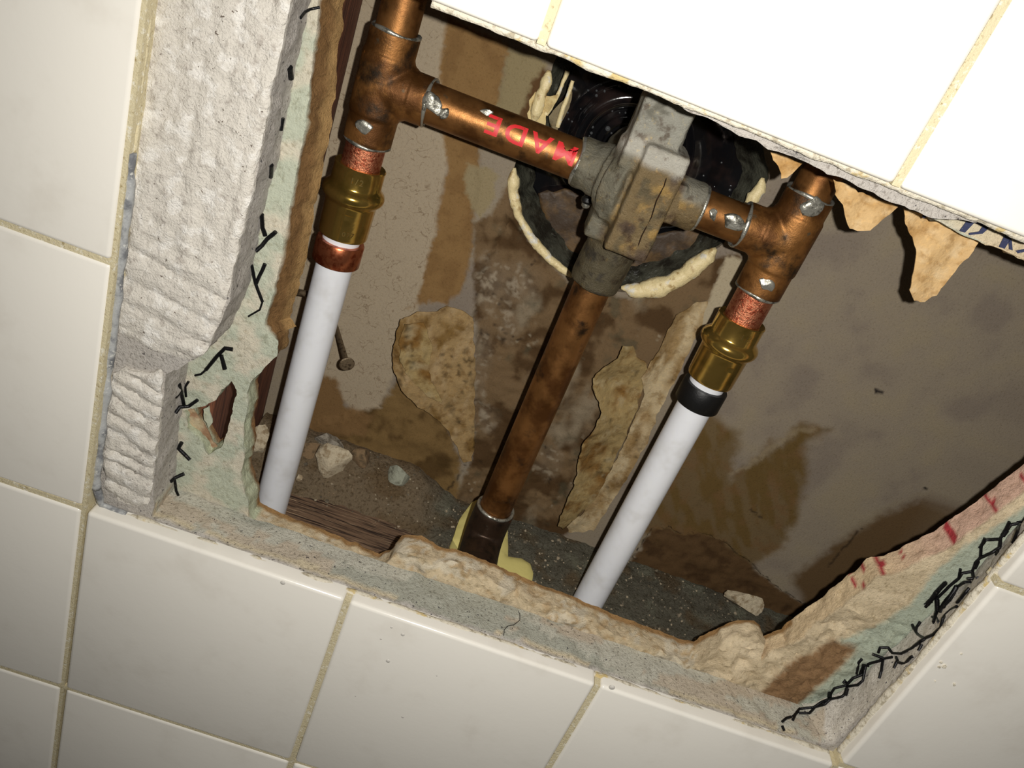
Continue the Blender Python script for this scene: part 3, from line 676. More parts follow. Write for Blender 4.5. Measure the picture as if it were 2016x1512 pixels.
paper('torn_paper_flap', [(1226, 658), (1246, 664), (1252, 690), (1272, 708), (1276, 730), (1262, 770), (1250, 810), (1222, 872), (1196, 930), (1172, 970), (1140, 1000), (1112, 1024), (1100, 1006), (1112, 970), (1130, 930), (1138, 900), (1146, 850), (1168, 820), (1182, 796), (1180, 770), (1166, 742), (1166, 722), (1190, 696), (1216, 684)],
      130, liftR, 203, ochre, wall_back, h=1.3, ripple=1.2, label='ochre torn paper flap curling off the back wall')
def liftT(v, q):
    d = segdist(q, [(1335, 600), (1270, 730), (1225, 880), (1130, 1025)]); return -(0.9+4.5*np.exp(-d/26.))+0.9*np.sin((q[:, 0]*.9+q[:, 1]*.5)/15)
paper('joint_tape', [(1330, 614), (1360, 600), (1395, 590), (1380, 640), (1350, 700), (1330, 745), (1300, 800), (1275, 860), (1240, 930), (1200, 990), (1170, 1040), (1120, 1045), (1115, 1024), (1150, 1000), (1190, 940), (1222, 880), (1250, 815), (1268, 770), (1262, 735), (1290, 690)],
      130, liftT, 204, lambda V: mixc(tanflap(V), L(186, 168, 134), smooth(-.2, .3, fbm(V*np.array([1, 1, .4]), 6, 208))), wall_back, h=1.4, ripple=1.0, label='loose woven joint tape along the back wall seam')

# ------------------------------------------------------------------ opening in the back wall: sealant, silicone, black plate
rimc = np.array([168., 165.])
hp = np.asarray(hole_k)
def ringstrip(name, poly, y0, y1, shrink, material, seed, amp, rows=12, parent=wall_back, label=None, sel=None):
    p = np.asarray(poly); n = len(p); V = []; F = []
    for k in range(rows+1):
        t = k/rows; y = y0+(y1-y0)*t
        c = p + (rimc-p)*(shrink*t**1.3)
        Q = np.c_[c[:, 0], np.full(n, y), c[:, 1]]
        d = (rimc-c); d /= np.linalg.norm(d, axis=1)[:, None]
        off = amp*fbm(Q*np.array([1, .6, 1]), 9, seed)*min(1, t*4+.2)
        V.append(np.c_[c[:, 0]+d[:, 0]*off, y+1.5*fbm(Q, 7, seed+1), c[:, 1]+d[:, 1]*off])
    for k in range(rows):
        for i in range(n):
            j = (i+1) % n; F.append((k*n+i, k*n+j, (k+1)*n+j, (k+1)*n+i))
    o = mesh_obj(name, np.concatenate(V), F, material, parent, label=label); fix_normals(o); return o
ringstrip('silicone_collar', hp, 132.0, 148.0, 0.16, M_sil, 211, 3.5, label='smeared grey silicone lining the opening')
def bead(px, r, seed, material=M_caulk, y=129.0, label=None, sq=1.0):
    p = np.array([un(u, v, y) for u, v in px]); p = dens(p, 1.2, 1.0, 5, seed, closed=False)
    rr = r*(1+0.5*fbm(p, 8, seed+2)); m = np.minimum(1, np.minimum(np.arange(len(p)), np.arange(len(p))[::-1])/5+.25); V, F = tube(p, rr*m, 10)
    cen = np.repeat(p, 10, 0); V = cen+(V-cen)*np.array([1, sq, 1])+0.5*np.stack([fbm(V, 4, seed+s) for s in (5, 6, 7)], 1)
    o = mesh_obj('sealant_bead', V, F, material, wall_back, label=label); fix_normals(o); return o
bead([(1012, 330), (1008, 372), (1020, 425), (1048, 470), (1085, 510), (1125, 545)], 2.3, 221, label='cream sealant bead around the opening')
bead([(1222, 566), (1260, 573), (1300, 566), (1345, 545), (1375, 520), (1412, 490)], 4.0, 222, label='thick cream sealant bead below the valve')
bead([(1500, 350), (1495, 375), (1478, 395), (1466, 408)], 2.6, 223, M_caulk)
bead([(1082, 140), (1072, 175), (1056, 215), (1046, 245)], 2.8, 224)
# stringy sealant web at the top left of the opening
def web(pts, r, seed, y=131.0):
    p = np.array([un(u, v, y) for u, v in pts]); p = dens(p, 1.0, 0.7, 5, seed, closed=False)
    o = tube_obj('sealant_string', p, np.maximum(r*(1+.5*fbm(p, 6, seed)), .3), M_caulk, wall_back, 8); return o
web([(1118, 140), (1108, 165), (1094, 195), (1075, 225)], 1.0, 231); web([(1128, 158), (1118, 190), (1104, 225), (1098, 250)], 1.0, 232)
def calc(V): return mixc(np.tile(L(214, 194, 142), (len(V), 1)), L(166, 138, 90), smooth(0, .4, fbm(V, 7, 233)))
paper('sealant_web', [(1052, 178), (1075, 188), (1098, 186), (1090, 205), (1080, 225), (1072, 252), (1046, 244), (1036, 222)], 130.5, lambda v, q: -1.0+1.2*np.sin(q[:, 0]/8), 234, calc, wall_back, thick=1.2, ripple=1.2)
paper('sealant_web', [(1094, 214), (1112, 196), (1124, 178), (1122, 205), (1108, 235), (1096, 255), (1085, 246), (1080, 232)], 133, lambda v, q: 0, 235, lambda V: np.tile(L(130, 118, 92), (len(V), 1)), wall_back, thick=1.0, ripple=1.2)

esc = empty('shower_trim_plate', (160, 149, 120), 'black glossy ringed plate seen through the hole in the back wall', 'plate')
prof = [(0, 0.1), (0, 11), (-1.2, 12), (-1.2, 14.5), (0, 15.5), (0, 18), (-1.2, 19), (-2.6, 21), (-3.2, 23), (-2.6, 25), (-1.2, 27), (0.2, 28), (0.2, 30), (-1.0, 31.2), (-1.0, 32.4), (0.3, 34), (0.6, 52), (-1.5, 58), (-3.0, 62), (-3, 70)]
lathe_obj('plate_face', prof, ((160, 149.5, 180), (0, 1, 0)), M_esc, esc, 96, deg=50)
# lower part of the recess: a thin brown sheet seen under the pipe
gv = []; 
paper_poly = [(1060, 380), (1120, 372), (1200, 420), (1240, 470), (1330, 455), (1400, 420), (1380, 500), (1240, 545), (1120, 500), (1070, 440)]
V, F = paper_vf(paper_poly, 146.0, lambda v, q: 0*q[:, 0], 241, h=2.0, thick=1.0, ripple=1.0)
mesh_obj('brown_sheet', V, F, M_brownsheet, esc, label='thin brown sheet')
dp = []
dr = np.random.default_rng(3)
for k in range(70):
    u, v = dr.uniform(1100, 1255), dr.uniform(165, 310)
    if k > 56: u, v = dr.uniform(1350, 1480), dr.uniform(300, 420)
    c = un(u, v, 148.6); r = dr.choice([0.35, 0.5, 0.7, 1.3], p=[.4, .3, .2, .1])
    vv, ff = lathe([(0, r), (-0.25*r, 0.92*r), (-0.42*r, 0.6*r), (-0.5*r, 0.01)], (c, (0, 1, 0)), 10); dp.append((vv, ff))
V, F = join(*dp); o = mesh_obj('water_droplets', V, F, M_drop, esc, label='small water droplets'); o['kind'] = 'stuff'; fix_normals(o)

# ------------------------------------------------------------------ valve and soldered copper pipework
YP = 78.0; XL, XR, XM = 56.1, 226.3, 162.3; ZH = 182.0; RP = 8.0
pw = empty('shower_valve_pipework', (XM, YP, -20), 'tarnished copper pipework with cast brass valve soldered between two tees', 'pipework')
def pcyl(name, a, b, r, material, seg=48, label=None, wob=0.0):
    a, b = np.asarray(a, float), np.asarray(b, float); h = np.linalg.norm(b-a); n = max(2, int(h/3))
    prof = [(h*i/n, r) for i in range(n+1)]
    prof = [(0, r-1.2)]+prof+[(h, r-1.2)]
    return lathe_obj(name, prof, (a, b-a), material, pw, seg, label)
pcyl('copper_pipe', (XL, YP, 196), (XL, YP, 300), RP, M_copper)
pcyl('copper_pipe', (XR, YP, 196), (XR, YP, 300), RP, M_copper)
hp1 = pcyl('copper_pipe', (66, YP, ZH), (142, YP, ZH), RP, M_copper, label='horizontal copper pipe with red lettering')
pcyl('copper_pipe', (178, YP, ZH), (214, YP, ZH), RP, M_copper)
pcyl('copper_pipe', (XM, YP, 0), (XM, YP, 146), RP, M_copper, label='vertical copper drop pipe')
pcyl('copper_pipe', (XL, YP, 140), (XL, YP, 165), RP, M_bright, label='short sanded bright copper stub')
pcyl('copper_pipe', (XR, YP, 140), (XR, YP, 165), RP, M_bright, label='short sanded bright copper stub')
def tee(x, sgn):
    parts = [cyl((x, YP, 159), (x, YP, 202.3), 9.7), cyl((x, YP, ZH), (x+sgn*19.0, YP, ZH), 9.6), cyl((x, YP, ZH-11.5), (x, YP, ZH+11.5), 10.3), cyl((x, YP, ZH), (x+sgn*11.5, YP, ZH), 10.4)]
    V, F = join(*parts); o = mesh_obj('tee_fitting', V, F, M_tee, pw); remeshed(o, 0.55, 5, 0.5)
    for z in (159.0, 202.3):
        p = [(x+9.0*math.cos(t), YP+9.0*math.sin(t), z+0.3*math.sin(3*t+z)) for t in np.linspace(0, 2*math.pi, 40)]
        tube_obj('solder_seam', p, 0.75+0.25*np.sin(np.linspace(0, 20, 40)), M_solder, o, 8)
    p = [(x+sgn*19.0+0.4*math.sin(2*t), YP+9.0*math.cos(t), ZH+9.0*math.sin(t)) for t in np.linspace(0, 2*math.pi, 40)]
    tube_obj('solder_seam', p, 0.8+0.3*np.sin(np.linspace(0, 17, 40)), M_solder, o, 8)
    return o
tL = tee(XL, 1); tR = tee(XR, -1)
def blob(par, px, r, sq, seed, base, rad, axis='z'):
    """solder drop lying on a pipe surface"""
    from mathutils.bvhtree import BVHTree
    bm = bmesh.new(); bm.from_mesh(par.data); bt = BVHTree.FromBMesh(bm); bm.free()
    d = ROT.T @ np.array([(px[0]-1008)/FPX, (px[1]-756)/FPX, 1.0]); d /= np.linalg.norm(d)
    h = bt.ray_cast(Vector(CAM*MM), Vector(d)); c = np.array(h[0])/MM if h[0] is not None else un(px[0], px[1], YP-rad)
    V, F = chunk_vf((0, 0, 0), 1, seed, (1, 1, 1), 3, 0.5)
    V = V/np.abs(V).max(); V = V*np.array(sq)*r + c + np.array([0, 0.3, 0]); o = mesh_obj('solder_blob', V, F, M_solder, par); return o
blob(tL, (852, 205), 4.6, (1, .35, 1.1), 3, 0, 9.0); blob(tL, (872, 222), 3.0, (.8, .4, 1), 4, 0, 8.6); blob(tL, (715, 255), 4.0, (1.1, .3, .9), 5, 0, 9.4)
blob(tR, (1600, 405), 4.4, (1, .32, 1.2), 6, 0, 9.4); blob(tR, (1507, 562), 3.6, (1.1, .4, .9), 7, 0, 9.4); blob(tR, (1442, 440), 4.2, (1.2, .35, .9), 8, 0, 9.2); blob(tR, (1402, 425), 2.4, (.8, .4, 1.2), 9, 0, 8.0)
blob(hp1, (955, 222), 2.8, (1.3, .35, .8), 11, 0, 7.2)

# elbow at the foot of the drop pipe, turning towards the room
ex_ = [np.array([XM, YP, 16.0])]
elb = [(XM, YP, 10.5-k*1.5) for k in range(8)]
for t in np.linspace(0, math.pi/2, 12)[1:]: elb.append((XM, YP-11*(1-math.cos(t)), 0-11*math.sin(t)))
elb += [(XM, YP-11-k*2.0, -11) for k in range(1, 6)]
lenb = len(elb); rb = np.full(lenb, 9.9); rb[0] = 9.2
tube_obj('elbow_fitting', elb, rb, M_dark, pw, 40, label='blackened copper elbow')
p = [(XM+8.9*math.cos(t), YP+8.9*math.sin(t), 10.6+0.3*math.sin(2*t)) for t in np.linspace(0, 2*math.pi, 40)]
tube_obj('solder_seam', p, 0.9, M_solder, pw, 8)

# cast valve body
parts = [cyl((163, 72, ZH), (163, 127, ZH), 14.5, 48), cyl((137, YP, ZH), (166, YP, ZH), 10.0), cyl((163, YP, ZH), (189, YP, ZH), 9.9), cyl((145, YP, ZH), (160, 74, ZH), 11.0), cyl((150, 76, ZH), (160, 72, ZH), 13.5), cyl((155, 74, ZH), (162, 70, ZH), 17.0),
         cyl((XM, YP, 137), (163, 76, 166), 10.6), box_vf(150, 168.5, 57, 78, 190, 236), box_vf(157.2, 174, 53, 78, 160, 202), box_vf(151, 159, 61, 80, 168, 203), cyl((154, 66, 170), (154, 66, 200), 6.0), cyl((160, 68, 200), (160, 68, 238), 10.5),
         box_vf(172, 180, 68, 84, 174, 190), box_vf(149, 160, 66, 82, 158, 172)]
V, F = join(*parts)
vb = mesh_obj('valve_body', V, F, M_cast, pw, label='corroded cast brass valve body'); remeshed(vb, 0.65, 14, 0.6)
dg = bpy.context.evaluated_depsgraph_get(); dg.update()
nm = bpy.data.meshes.new_from_object(vb.evaluated_get(dg)); vb.modifiers.clear(); old = vb.data; vb.data = nm; bpy.data.meshes.remove(old); nm.name = 'valve_body'
VV = np.empty(len(nm.vertices)*3); nm.vertices.foreach_get('co', VV); VV = VV.reshape(-1, 3)/MM
NN = np.empty(len(nm.vertices)*3); nm.vertices.foreach_get('normal', NN); NN = NN.reshape(-1, 3)
VV = VV + NN*(0.45*fbm(VV, 7, 301)+0.22*fbm(VV, 2.2, 302))[:, None]
nm.vertices.foreach_set('co', (VV*MM).ravel()); nm.update()
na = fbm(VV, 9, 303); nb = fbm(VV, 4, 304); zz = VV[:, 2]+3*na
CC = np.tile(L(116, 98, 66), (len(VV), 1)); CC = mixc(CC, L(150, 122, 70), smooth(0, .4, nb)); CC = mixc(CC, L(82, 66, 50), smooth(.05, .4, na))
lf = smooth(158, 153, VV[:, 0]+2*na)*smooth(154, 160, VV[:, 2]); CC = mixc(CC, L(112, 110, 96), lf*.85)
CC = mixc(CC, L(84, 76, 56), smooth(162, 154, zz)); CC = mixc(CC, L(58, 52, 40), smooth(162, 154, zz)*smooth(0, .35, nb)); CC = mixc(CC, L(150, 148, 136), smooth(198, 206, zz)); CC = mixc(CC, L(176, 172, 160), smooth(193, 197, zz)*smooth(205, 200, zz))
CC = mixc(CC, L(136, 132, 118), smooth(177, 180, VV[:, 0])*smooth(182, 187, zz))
CC = mixc(CC, L(70, 66, 50), smooth(.2, .45, fbm(VV, 6, 305))*.6)
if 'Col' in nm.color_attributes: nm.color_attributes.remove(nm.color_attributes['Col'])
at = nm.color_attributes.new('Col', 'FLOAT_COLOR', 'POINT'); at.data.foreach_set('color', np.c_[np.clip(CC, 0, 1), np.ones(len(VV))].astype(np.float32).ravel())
for a in ((165.5, 53.2, 198), ):
    tube_obj('casting_seam', [(167.5, 53.4, 196), (168.3, 53.1, 190), (168.0, 53.1, 184), (168.8, 53.1, 178), (168.4, 53.1, 170), (169.0, 53.4, 163)], 0.28, M_dark, vb, 6)
p = [(137.2+0.5*math.sin(3*t), YP+8.7*math.cos(t), ZH+8.7*math.sin(t)) for t in np.linspace(0, 2*math.pi, 40)]; tube_obj('solder_seam', p, 1.0, M_solder, vb, 8)
p = [(189.0, YP+8.7*math.cos(t), ZH+8.7*math.sin(t)) for t in np.linspace(0, 2*math.pi, 40)]; tube_obj('solder_seam', p, 0.8, M_solder, vb, 8)
for (u, v, y) in ((1152, 405, 92), (1281, 460, 92)):
    c = un(u, v, y); lathe_obj('screw_end', [(-14, 2.0), (-1.0, 2.0), (-0.4, 2.7), (1.2, 2.7), (2.0, 2.0), (2.3, 0.1)], (c+np.array([0, 0, 3]), (0.02, -0.15, -1)), M_black, vb, 16)
    lathe_obj('screw_tip', [(2.2, 1.9), (3.2, 1.7), (3.9, 1.0), (4.1, 0.05)], (c+np.array([0, 0, 3]), (0.02, -0.15, -1)), M_solder, vb, 16)

# red lettering printed on the horizontal pipe, upside down as installed
def text_vf(body, size, bold=0.0):
    cu = bpy.data.curves.new('lettering', 'FONT'); cu.body = body; cu.size = size; cu.resolution_u = 4; cu.space_character = 1.25; cu.offset = bold
    to = bpy.data.objects.new('lettering_tmp', cu); COL.objects.link(to); dg = bpy.context.evaluated_depsgraph_get(); dg.update()
    me = bpy.data.meshes.new_from_object(to.evaluated_get(dg)); bm = bmesh.new(); bm.from_mesh(me)
    bmesh.ops.triangulate(bm, faces=bm.faces); bmesh.ops.subdivide_edges(bm, edges=[e for e in bm.edges if e.calc_length() > size*0.12], cuts=2); bmesh.ops.triangulate(bm, faces=bm.faces)
    V = np.array([v.co[:] for v in bm.verts]); F = [tuple(v.index for v in f.verts) for f in bm.faces]; bm.free()
    bpy.data.objects.remove(to); bpy.data.curves.remove(cu); bpy.data.meshes.remove(me); return V, F
def on_cyl_x(V, F, x_of_end, z_axis, r, mid_ang, flip):
    """wrap flat lettering round a pipe that runs along X"""
    s = -1 if flip else 1
    x = x_of_end + s*V[:, 0]; a = mid_ang + s*V[:, 1]/r
    return np.c_[x, YP-(r+0.12)*np.cos(a), z_axis+(r+0.12)*np.sin(a)], F
V, F = text_vf('MADE', 10.2, 0.22); V[:, 0] *= 1.18; V[:, 1] -= 3.6
V, F = on_cyl_x(V, F, 136.0, ZH, RP, 0.30, True)
o = mesh_obj('red_lettering', V, F, M_red, hp1, label='red printed letters MADE, upside down'); fix_normals(o)

# brass couplings
def coupling(x):
    prof = [(118.4, 8.2), (118.4, 10.0), (119.4, 10.35), (133.0, 10.6), (134.2, 11.2), (135.2, 12.2), (136.4, 12.85), (137.8, 12.95), (139.0, 12.5), (140.0, 11.6), (140.8, 10.8), (141.6, 10.45), (148.0, 10.45), (149.0, 10.6), (149.4, 10.2), (149.2, 8.1)]
    if x > 100: prof = [(z-3.6, r) for z, r in prof]
    o = lathe_obj('brass_coupling', prof, ((x, YP, 0), (0, 0, 1)), M_brass, pw, 64, deg=50)
    dz = -3.6 if x > 100 else 0
    for body, z, size in (('1/2', 144.0, 3.6), ('077', 121.5, 2.9)):
        if body == '077' and x > 100: continue
        V, F = text_vf(body, size); V[:, 0] -= V[:, 0].mean(); ang = (V[:, 0])/10.55 + 0.32
        rr = 10.62 if z > 140 else 10.55
        V = np.c_[x+rr*np.sin(ang), YP-rr*np.cos(ang), z+dz+V[:, 1]]
        q = mesh_obj('stamped_digits', V, F, M_stamp, o); fix_normals(q)
    # little inspection window
    a = 0.25; V, F = box_vf(-1.6, 1.6, -0.15, 0.25, -1.1, 1.1)
    ang = V[:, 0]/10.6+a; rr = 10.62-V[:, 1]; V = np.c_[x+rr*np.sin(ang), YP-rr*np.cos(ang), 129.5+dz+V[:, 2]]
    q = mesh_obj('stamped_tab', V, F, M_brass, o, smoothf=False); fix_normals(q)
    return o
coupling(XL); coupling(XR)

# ------------------------------------------------------------------ white supply pipes
def pex(x, lean, ztop, ring_mat, zr, label, rlabel):
    root = empty('supply_pipe', (x, YP, -38), label, 'pipe', 'white plastic supply pipes')
    p = [(x+lean*max(0, (ztop-z))/150.0, YP, z) for z in np.linspace(-39, ztop, 60)]
    tube_obj('pipe', p, 7.95, M_pex, root, 48)
    prof = [(zr-10.2, 8.0), (zr-10.2, 9.9), (zr-9.8, 10.2), (zr-0.6, 10.2), (zr, 9.8), (zr, 8.0)]
    lathe_obj('crimp_ring', prof, ((x+lean*0.03, YP, 0), (lean/150.*-1, 0, 1)) if False else ((x, YP, 0), (0, 0, 1)), ring_mat, root, 64, label=rlabel, deg=40)
    return root
pex(XL, 0, 122, M_cuband, 115.6, 'white plastic supply pipe with copper crimp ring beside the stud', 'shiny copper crimp ring')
pex(XR, 0, 118.5, M_black, 111.6, 'white plastic supply pipe with black crimp ring', 'black crimp ring')

# ------------------------------------------------------------------ floor of the cavity: rubble, chunks, sealant
nx, ny = 260, 70
gx, gy = np.linspace(31, 460, nx), np.linspace(46, 129.5, ny)
GX, GY = np.meshgrid(gx, gy, indexing='ij'); P = np.c_[GX.ravel(), GY.ravel(), np.zeros(nx*ny)]
xx, yy = P[:, 0], P[:, 1]
wood = smooth(150, 120, xx+4*fbm(P, 12, 251))
zl = -47 + 29*smooth(82, 127, yy+0.06*(120-xx)+5*fbm(P, 16, 252))
zr = -37 + 6*smooth(60, 128, yy) + 1.0*fbm(P, 20, 253)
z = zl*wood + zr*(1-wood) + 1.3*fbm(P, 6, 254) + 0.7*fbm(P, 2.5, 255)
# open pocket around the elbow so the pale sealant shows
V = np.c_[xx, yy, z]
F = [(i*ny+j, (i+1)*ny+j, (i+1)*ny+j+1, i*ny+j+1) for i in range(nx-1) for j in range(ny-1)]
C = np.tile(L(150, 132, 108), (len(V), 1)); n = fbm(V, 10, 256)
C = mixc(C, L(118, 116, 104), (1-wood)*0.9); C = mixc(C, L(120, 96, 66), smooth(.0, .4, n)*.6); C = mixc(C, L(150, 150, 132), smooth(.1, .4, fbm(V, 14, 257))*(1-wood)*.7)*np.array([.74, .74, .72])
# skirt down into the sill so the bed has a body
o = rubble = mesh_obj('rubble_bed', V, F, M_rubble, None, C); fix_normals(o)
tag(o, 'grey brown dust and fine rubble lying on the sill plate', 'rubble', kind='stuff')
def floor_z(x, y):
    i = np.argmin((xx-x)**2+(yy-y)**2); return max(z[i], -38.0)
gr = np.random.default_rng(8); parts = []
for k in range(900):
    x, y = gr.uniform(60, 330), gr.uniform(70, 128)
    if x < 140 and y < 92+gr.uniform(0, 14): continue
    r = gr.choice([0.4, 0.6, 0.9, 1.4], p=[.4, .35, .2, .05]); parts.append(chunk_vf((x, y, floor_z(x, y)+r*.35), r, k, (1, 1, .8), 1, .5))
V, F = join(*parts); mesh_obj('plaster_grit', V, F, M_grain, rubble, smoothf=False)['kind'] = 'stuff'
def chunk(px, y, r, sq, seed, label, material=M_chunk, dz=0.0, name='plaster_chunk'):
    c = un(px[0], px[1], y); zf = floor_z(c[0], c[1]); zc = c[2]
    V, F = chunk_vf((0, 0, 0), r, seed, sq, 3, 0.6); V = V + np.array([c[0], c[1], zc+dz])
    o = mesh_obj(name, V, F, material, None, smoothf=True, origin=(c[0], c[1], V[:, 2].min())); sharp(o, 28)
    tag(o, label, 'chunk', 'plaster chunks fallen into the cavity'); return o
chunk((655, 908), 110, 11.6, (1, .7, 1.0), 12, 'largest angular cream plaster chunk between left white pipe and copper pipe')
chunk((648, 868), 120, 8.0, (1.1, .7, .8), 13, 'grey plaster chunk just behind the largest cream chunk', M_chunk_grey)
chunk((512, 868), 108, 8.6, (.7, .7, 1.2), 14, 'cream plaster chunk squeezed between stud and left white pipe')
chunk((785, 934), 115, 7.0, (1, .8, .9), 15, 'pale grey green plaster lump lying apart from the other chunks', M_chunk_green)
chunk((608, 888), 116, 7.4, (.9, .7, 1.1), 16, 'brown plaster chunk between the left white pipe and the largest chunk', M_chunk_brown)
chunk((712, 903), 119, 7.6, (1, .6, .9), 17, 'dusty brown plaster lump leaning against the back wall beside the largest chunk', M_chunk_brown)
chunk((1468, 1186), 116, 9.6, (1.4, .7, .8), 23, 'whitish crumbled plaster chunk right of the right white pipe')
chunk((588, 940), 100, 2.2, (1, .8, 1), 19, 'tiny cream plaster crumb beside the left white pipe')
# pale yellow sealant spread around the elbow
fp = [(893, 1058), (905, 1020), (930, 985), (952, 975), (1000, 1010), (1002, 1060), (1002, 1092), (1030, 1096), (1046, 1106), (1052, 1125), (1048, 1150), (1010, 1150), (985, 1135), (960, 1115), (930, 1095), (905, 1080)]
zf = -27.0
poly = dens([tuple(un(u, v, zf, 2)[:2]) for u, v in fp], 1.2, 0.3, 6, 261)
v2, f2 = cdt(poly, [], grid_in(poly, [], 2.0)); ed = segdist(v2, poly, True)
top = np.c_[v2, zf-1.4*np.exp(-ed/1.2)]; n = len(v2)
V = np.concatenate([top, np.c_[v2, np.full(n, zf-9.5)]]); F = [tuple(t) for t in f2]+[(t[2]+n, t[1]+n, t[0]+n) for t in f2]
cnt = {}
for t in f2:
    for a, b in ((t[0], t[1]), (t[1], t[2]), (t[2], t[0])): cnt.setdefault((min(a, b), max(a, b)), []).append((a, b))
for q in cnt.values():
    if len(q) == 1: a, b = q[0]; F.append((b, a, a+n, b+n))
o = mesh_obj('sealant_puddle', V, F, M_foam, None, origin=(165, 95, zf-9.5)); fix_normals(o); sharp(o, 50)
tag(o, 'pale yellow smooth sealant puddle under the copper elbow', 'sealant')

# ------------------------------------------------------------------ nails
def nail(a, b, r, label, head=True):
    a, b = np.asarray(a, float), np.asarray(b, float); h = np.linalg.norm(b-a)
    root = empty('nail', a, label, 'nail')
    lathe_obj('shank', [(0, r), (h*.5, r), (h, r), (h, .1)], (a, b-a), M_nail, root, 14)
    if head: lathe_obj('nail_head', [(h-0.4, r), (h-0.2, 2.9*r*.9), (h+0.5, 2.9*r*.95), (h+0.9, 2.4*r), (h+1.0, .1)], (a, b-a), M_nail, root, 18)
nail(un(660, 640, 129), un(683, 716, 96), 1.35, 'rusty nail with round head sticking out of the back wall')
nail((27.0, 100, 72.0), un(612, 580, 96), 1.5, 'headless grey nail driven sideways out of the stud', False)

# ------------------------------------------------------------------ metal lath wires: laid on the broken edges
from mathutils.bvhtree import BVHTree
dg = bpy.context.evaluated_depsgraph_get(); dg.update()
tr_ = []
for o in (wall_front, board):
    bm = bmesh.new(); bm.from_mesh(o.data); bm.transform(o.matrix_world if o.parent is None else Matrix.Identity(4)); tr_.append(BVHTree.FromBMesh(bm)); bm.free()
def onto(u, v, off, fall=26.0):
    d = ROT.T @ np.array([(u-1008)/FPX, (v-756)/FPX, 1.0]); d /= np.linalg.norm(d); best = None
    for t in tr_:
        h = t.ray_cast(Vector(CAM*MM), Vector(d))
        if h[0] is not None and (best is None or h[3] < best): best = h[3]
    p = CAM + d*best/MM if best is not None else un(u, v, fall)
    if p[1] > 45: p = un(u, v, fall)
    return p - d*off
def wire(px, r, parent, name='lath_wire', off=1.0, depth=None):
    p = np.array([onto(u, v, off) for u, v in px])
    if len(p) > 2:
        p[1:-1, 1] = 0.25*p[:-2, 1]+0.5*p[1:-1, 1]+0.25*p[2:, 1]
    p = dens(p, 1.0, 0.12, 3, 5, closed=False)
    return tube_obj(name, p, r*(1+0.18*fbm(p, 3, 6)), M_wire, parent, 8)
def z8(x, y): return (1540+x/2.908, 960+y/2.908)
right = [
 [(0, 1340), (22, 1318), (50, 1312)], [(0, 1365), (12, 1392)], [(60, 1330), (78, 1280), (95, 1258), (180, 1258)], [(62, 1310), (90, 1282)], [(95, 1290), (160, 1305), (185, 1260)], [(180, 1258), (225, 1222), (268, 1212)], [(190, 1255), (245, 1250), (272, 1215)],
 [(268, 1212), (268, 1180), (300, 1150), (365, 1132)], [(268, 1212), (345, 1208), (368, 1180), (372, 1135)], [(350, 1120), (360, 1100), (372, 1130)], [(365, 1132), (405, 1090), (462, 1068)], [(372, 1140), (440, 1150), (465, 1110), (478, 1020)],
 [(425, 1065), (440, 1010), (458, 980)], [(445, 1070), (462, 1020)], [(458, 1015), (495, 1020)], [(490, 1010), (568, 1008), (580, 970)], [(578, 975), (575, 1060), (555, 1092)], [(515, 952), (580, 970), (630, 970)], [(550, 945), (560, 915), (605, 912), (625, 935), (685, 950)], [(640, 1035), (665, 1000), (652, 970)],
 [(665, 1000), (680, 1015), (695, 992), (745, 990), (750, 965)], [(690, 945), (740, 915), (800, 895), (818, 865)], [(780, 935), (800, 895)], [(818, 865), (770, 830), (745, 785)], [(765, 820), (770, 795), (790, 768)], [(818, 862), (870, 848), (905, 800), (930, 770), (925, 720), (960, 685), (1000, 680)],
 [(820, 685), (870, 630), (905, 570), (940, 540)], [(815, 672), (860, 650)], [(868, 775), (875, 700), (880, 640), (960, 560), (1010, 520)], [(895, 770), (885, 735), (860, 740)], [(900, 700), (940, 640), (975, 590), (1005, 560)], [(925, 690), (960, 640), (990, 600)], [(1000, 570), (1065, 572), (1080, 540)], [(1000, 660), (1060, 605), (1072, 575)],
 [(1010, 520), (1020, 465)], [(1010, 520), (1030, 490), (1090, 480)], [(1090, 480), (1095, 520), (1120, 515)], [(1060, 520), (1080, 540), (1095, 520)], [(1090, 475), (1105, 430), (1135, 400)], [(1135, 400), (1140, 330), (1160, 290)], [(1130, 345), (1165, 300), (1240, 295)], [(1135, 402), (1215, 395), (1245, 345), (1250, 290)], [(1225, 385), (1235, 360)],
 [(1245, 295), (1275, 250), (1300, 195)], [(1255, 280), (1290, 240), (1310, 212), (1350, 205)], [(1345, 200), (1375, 190), (1400, 165)], [(1320, 315), (1355, 260), (1360, 215)]]
lath = None
RL = empty('metal_lath', (330, 26, 0), None, None); RL.parent = wall_front; RL.location = Vector((0, 0, 0)); WORLD[RL.name] = np.zeros(3); RL['label'] = 'twisted black expanded metal lath exposed along the right broken edge'
k = 0
for seg in right:
    thick = 0.62
    wire([z8(*q) for q in seg], thick, RL, 'lath_strand', 0.8)
for seg in ([(870, 770), (878, 690), (886, 640)], [(905, 715), (950, 640), (1000, 565)], [(830, 670), (900, 580), (935, 545)], [(272, 1205), (272, 1175)], [(360, 1190), (372, 1150)], [(1100, 460), (1120, 420)], [(1262, 275), (1285, 245)]):
    wire([z8(*q) for q in seg], 0.95, RL, 'lath_strand', 1.0)
def z7(x, y): return (320+x/3.979, 640+y/3.979)
def z4(x, y): return (440+x/3.779, 300+y/3.779)
def z3(x, y): return (540+x/5.04, y/5.04)
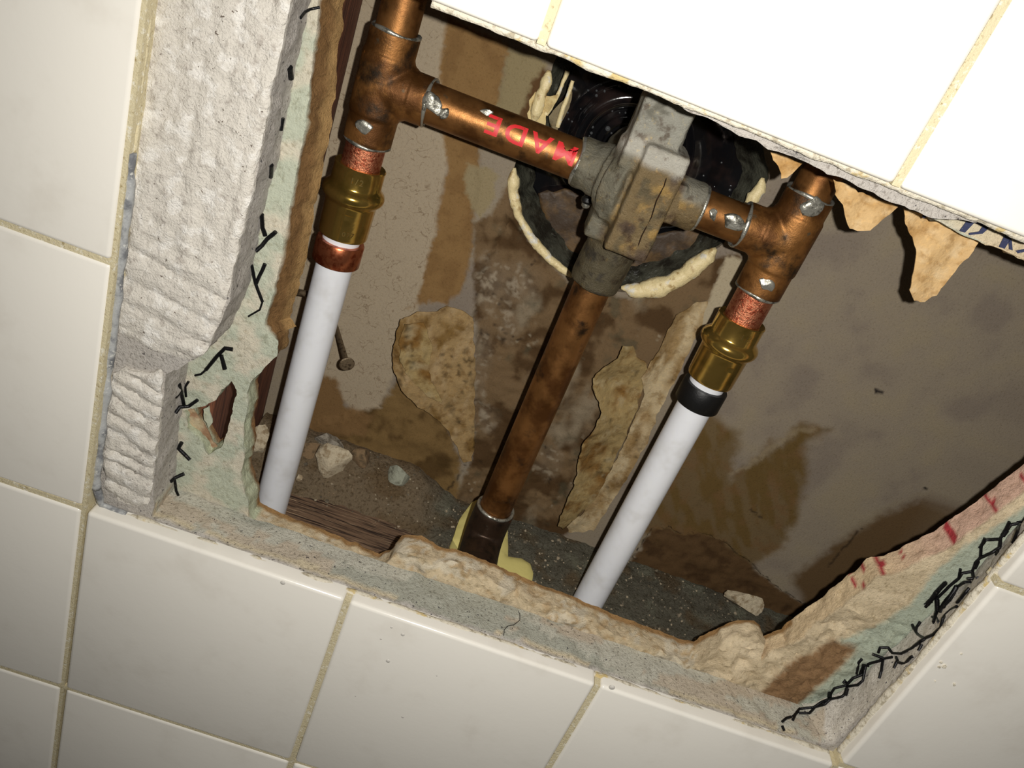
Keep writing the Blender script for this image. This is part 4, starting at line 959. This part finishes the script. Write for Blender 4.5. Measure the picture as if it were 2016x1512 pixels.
left = [([z3(260, 175), z3(310, 120), z3(360, 92), z3(450, 72)], .8), ([z3(150, 670), z3(165, 775)], 1.7), ([z3(80, 1170), z3(60, 1290)], 1.5), ([z4(355, 95), z4(350, 180)], 1.5),
        ([z4(285, 460), z4(295, 560), z4(310, 620)], 1.3), ([z4(390, 590), z4(330, 640), z4(290, 690), z4(240, 735)], 1.3), ([z4(310, 830), z4(240, 980)], 1.2), ([z4(210, 840), z4(240, 970), z4(290, 1110)], 1.0), ([z4(290, 1110), z4(270, 1170), z4(185, 1220)], 0.6),
        ([z7(550, 190), z7(490, 180), z7(430, 240), z7(340, 350)], 1.3), ([z7(460, 235), z7(488, 345)], 1.4), ([z7(340, 350), z7(300, 385), z7(255, 395)], .8), ([z7(205, 440), z7(170, 490), z7(185, 560)], .8), ([z7(130, 465), z7(155, 540), z7(170, 630)], 1.2), ([z7(105, 570), z7(150, 520)], .7),
        ([z7(275, 585), z7(210, 630), z7(130, 645), z7(100, 690)], 1.2), ([z7(150, 920), z7(125, 965), z7(215, 1055)], 1.3), ([z7(170, 1165), z7(90, 1200), z7(65, 1225)], 1.3), ([z7(95, 1205), z7(115, 1290), z7(125, 1335)], 1.0)]
for px, r in left: wire(px, r*0.62, wall_front, 'lath_wire_end', 0.8)

# small leftovers on the wall: torn shards in the tear, crumbs and water beads on the tile faces, a hair on the ledge
def shard(V): return mixc(np.tile(L(150, 118, 92), (len(V), 1)), L(186, 170, 140), smooth(0, .4, fbm(V, 4, 421)))
paper('torn_paper', [(362, 812), (380, 806), (392, 828), (408, 852), (422, 884), (418, 900), (404, 892), (388, 862), (370, 846)], 31.5, lambda v, q: 0.03*(q[:, 0]-360), 422, shard, wall_front, h=1.0)
paper('torn_paper', [(400, 806), (412, 800), (418, 830), (410, 842), (402, 826)], 33.0, lambda v, q: 0*q[:, 0], 423, lambda V: np.tile(L(178, 182, 162), (len(V), 1)), wall_front, h=1.0)
for k, (u, v, r) in enumerate(((1853, 1304, .8), (1859, 1312, 1.1), (1849, 1313, .8), (1879, 1348, .9), (1841, 1341, .5), (1893, 1288, .6))):
    c = un(u, v, -0.3); V, F = chunk_vf(c, r, 60+k, (1, .6, 1), 1, .5); mesh_obj('plaster_crumb', V, F, M_lip, wall_front, smoothf=False)
for u, v, r in ((764, 1301, 1.0), (793, 1249, .9), (771, 1235, .6), (750, 1258, .5), (793, 1411, .8), (557, 1147, 1.1), (1205, 1353, 1.3), (860, 1330, .5), (700, 1370, .5)):
    c = un(u, v, 0.02); V, F = lathe([(0, r), (-.2*r, .95*r), (-.38*r, .6*r), (-.45*r, .02)], (c, (0, 1, 0)), 14); o = mesh_obj('water_bead', V, F, M_bead, wall_front); fix_normals(o)
hr = [onto(350+x/2.24, 850+y/2.24, 0.5) for x, y in ((1488, 775), (1508, 800), (1508, 832), (1480, 852), (1455, 858), (1440, 872), (1437, 898))]
hr = dens(np.array(hr), 0.6, 0.25, 3, 9, closed=False)
o = tube_obj('hair_strand', hr, 0.16, M_wire, None, 5); tag(o, 'thin dark curled hair lying on the broken mortar ledge', 'hair')
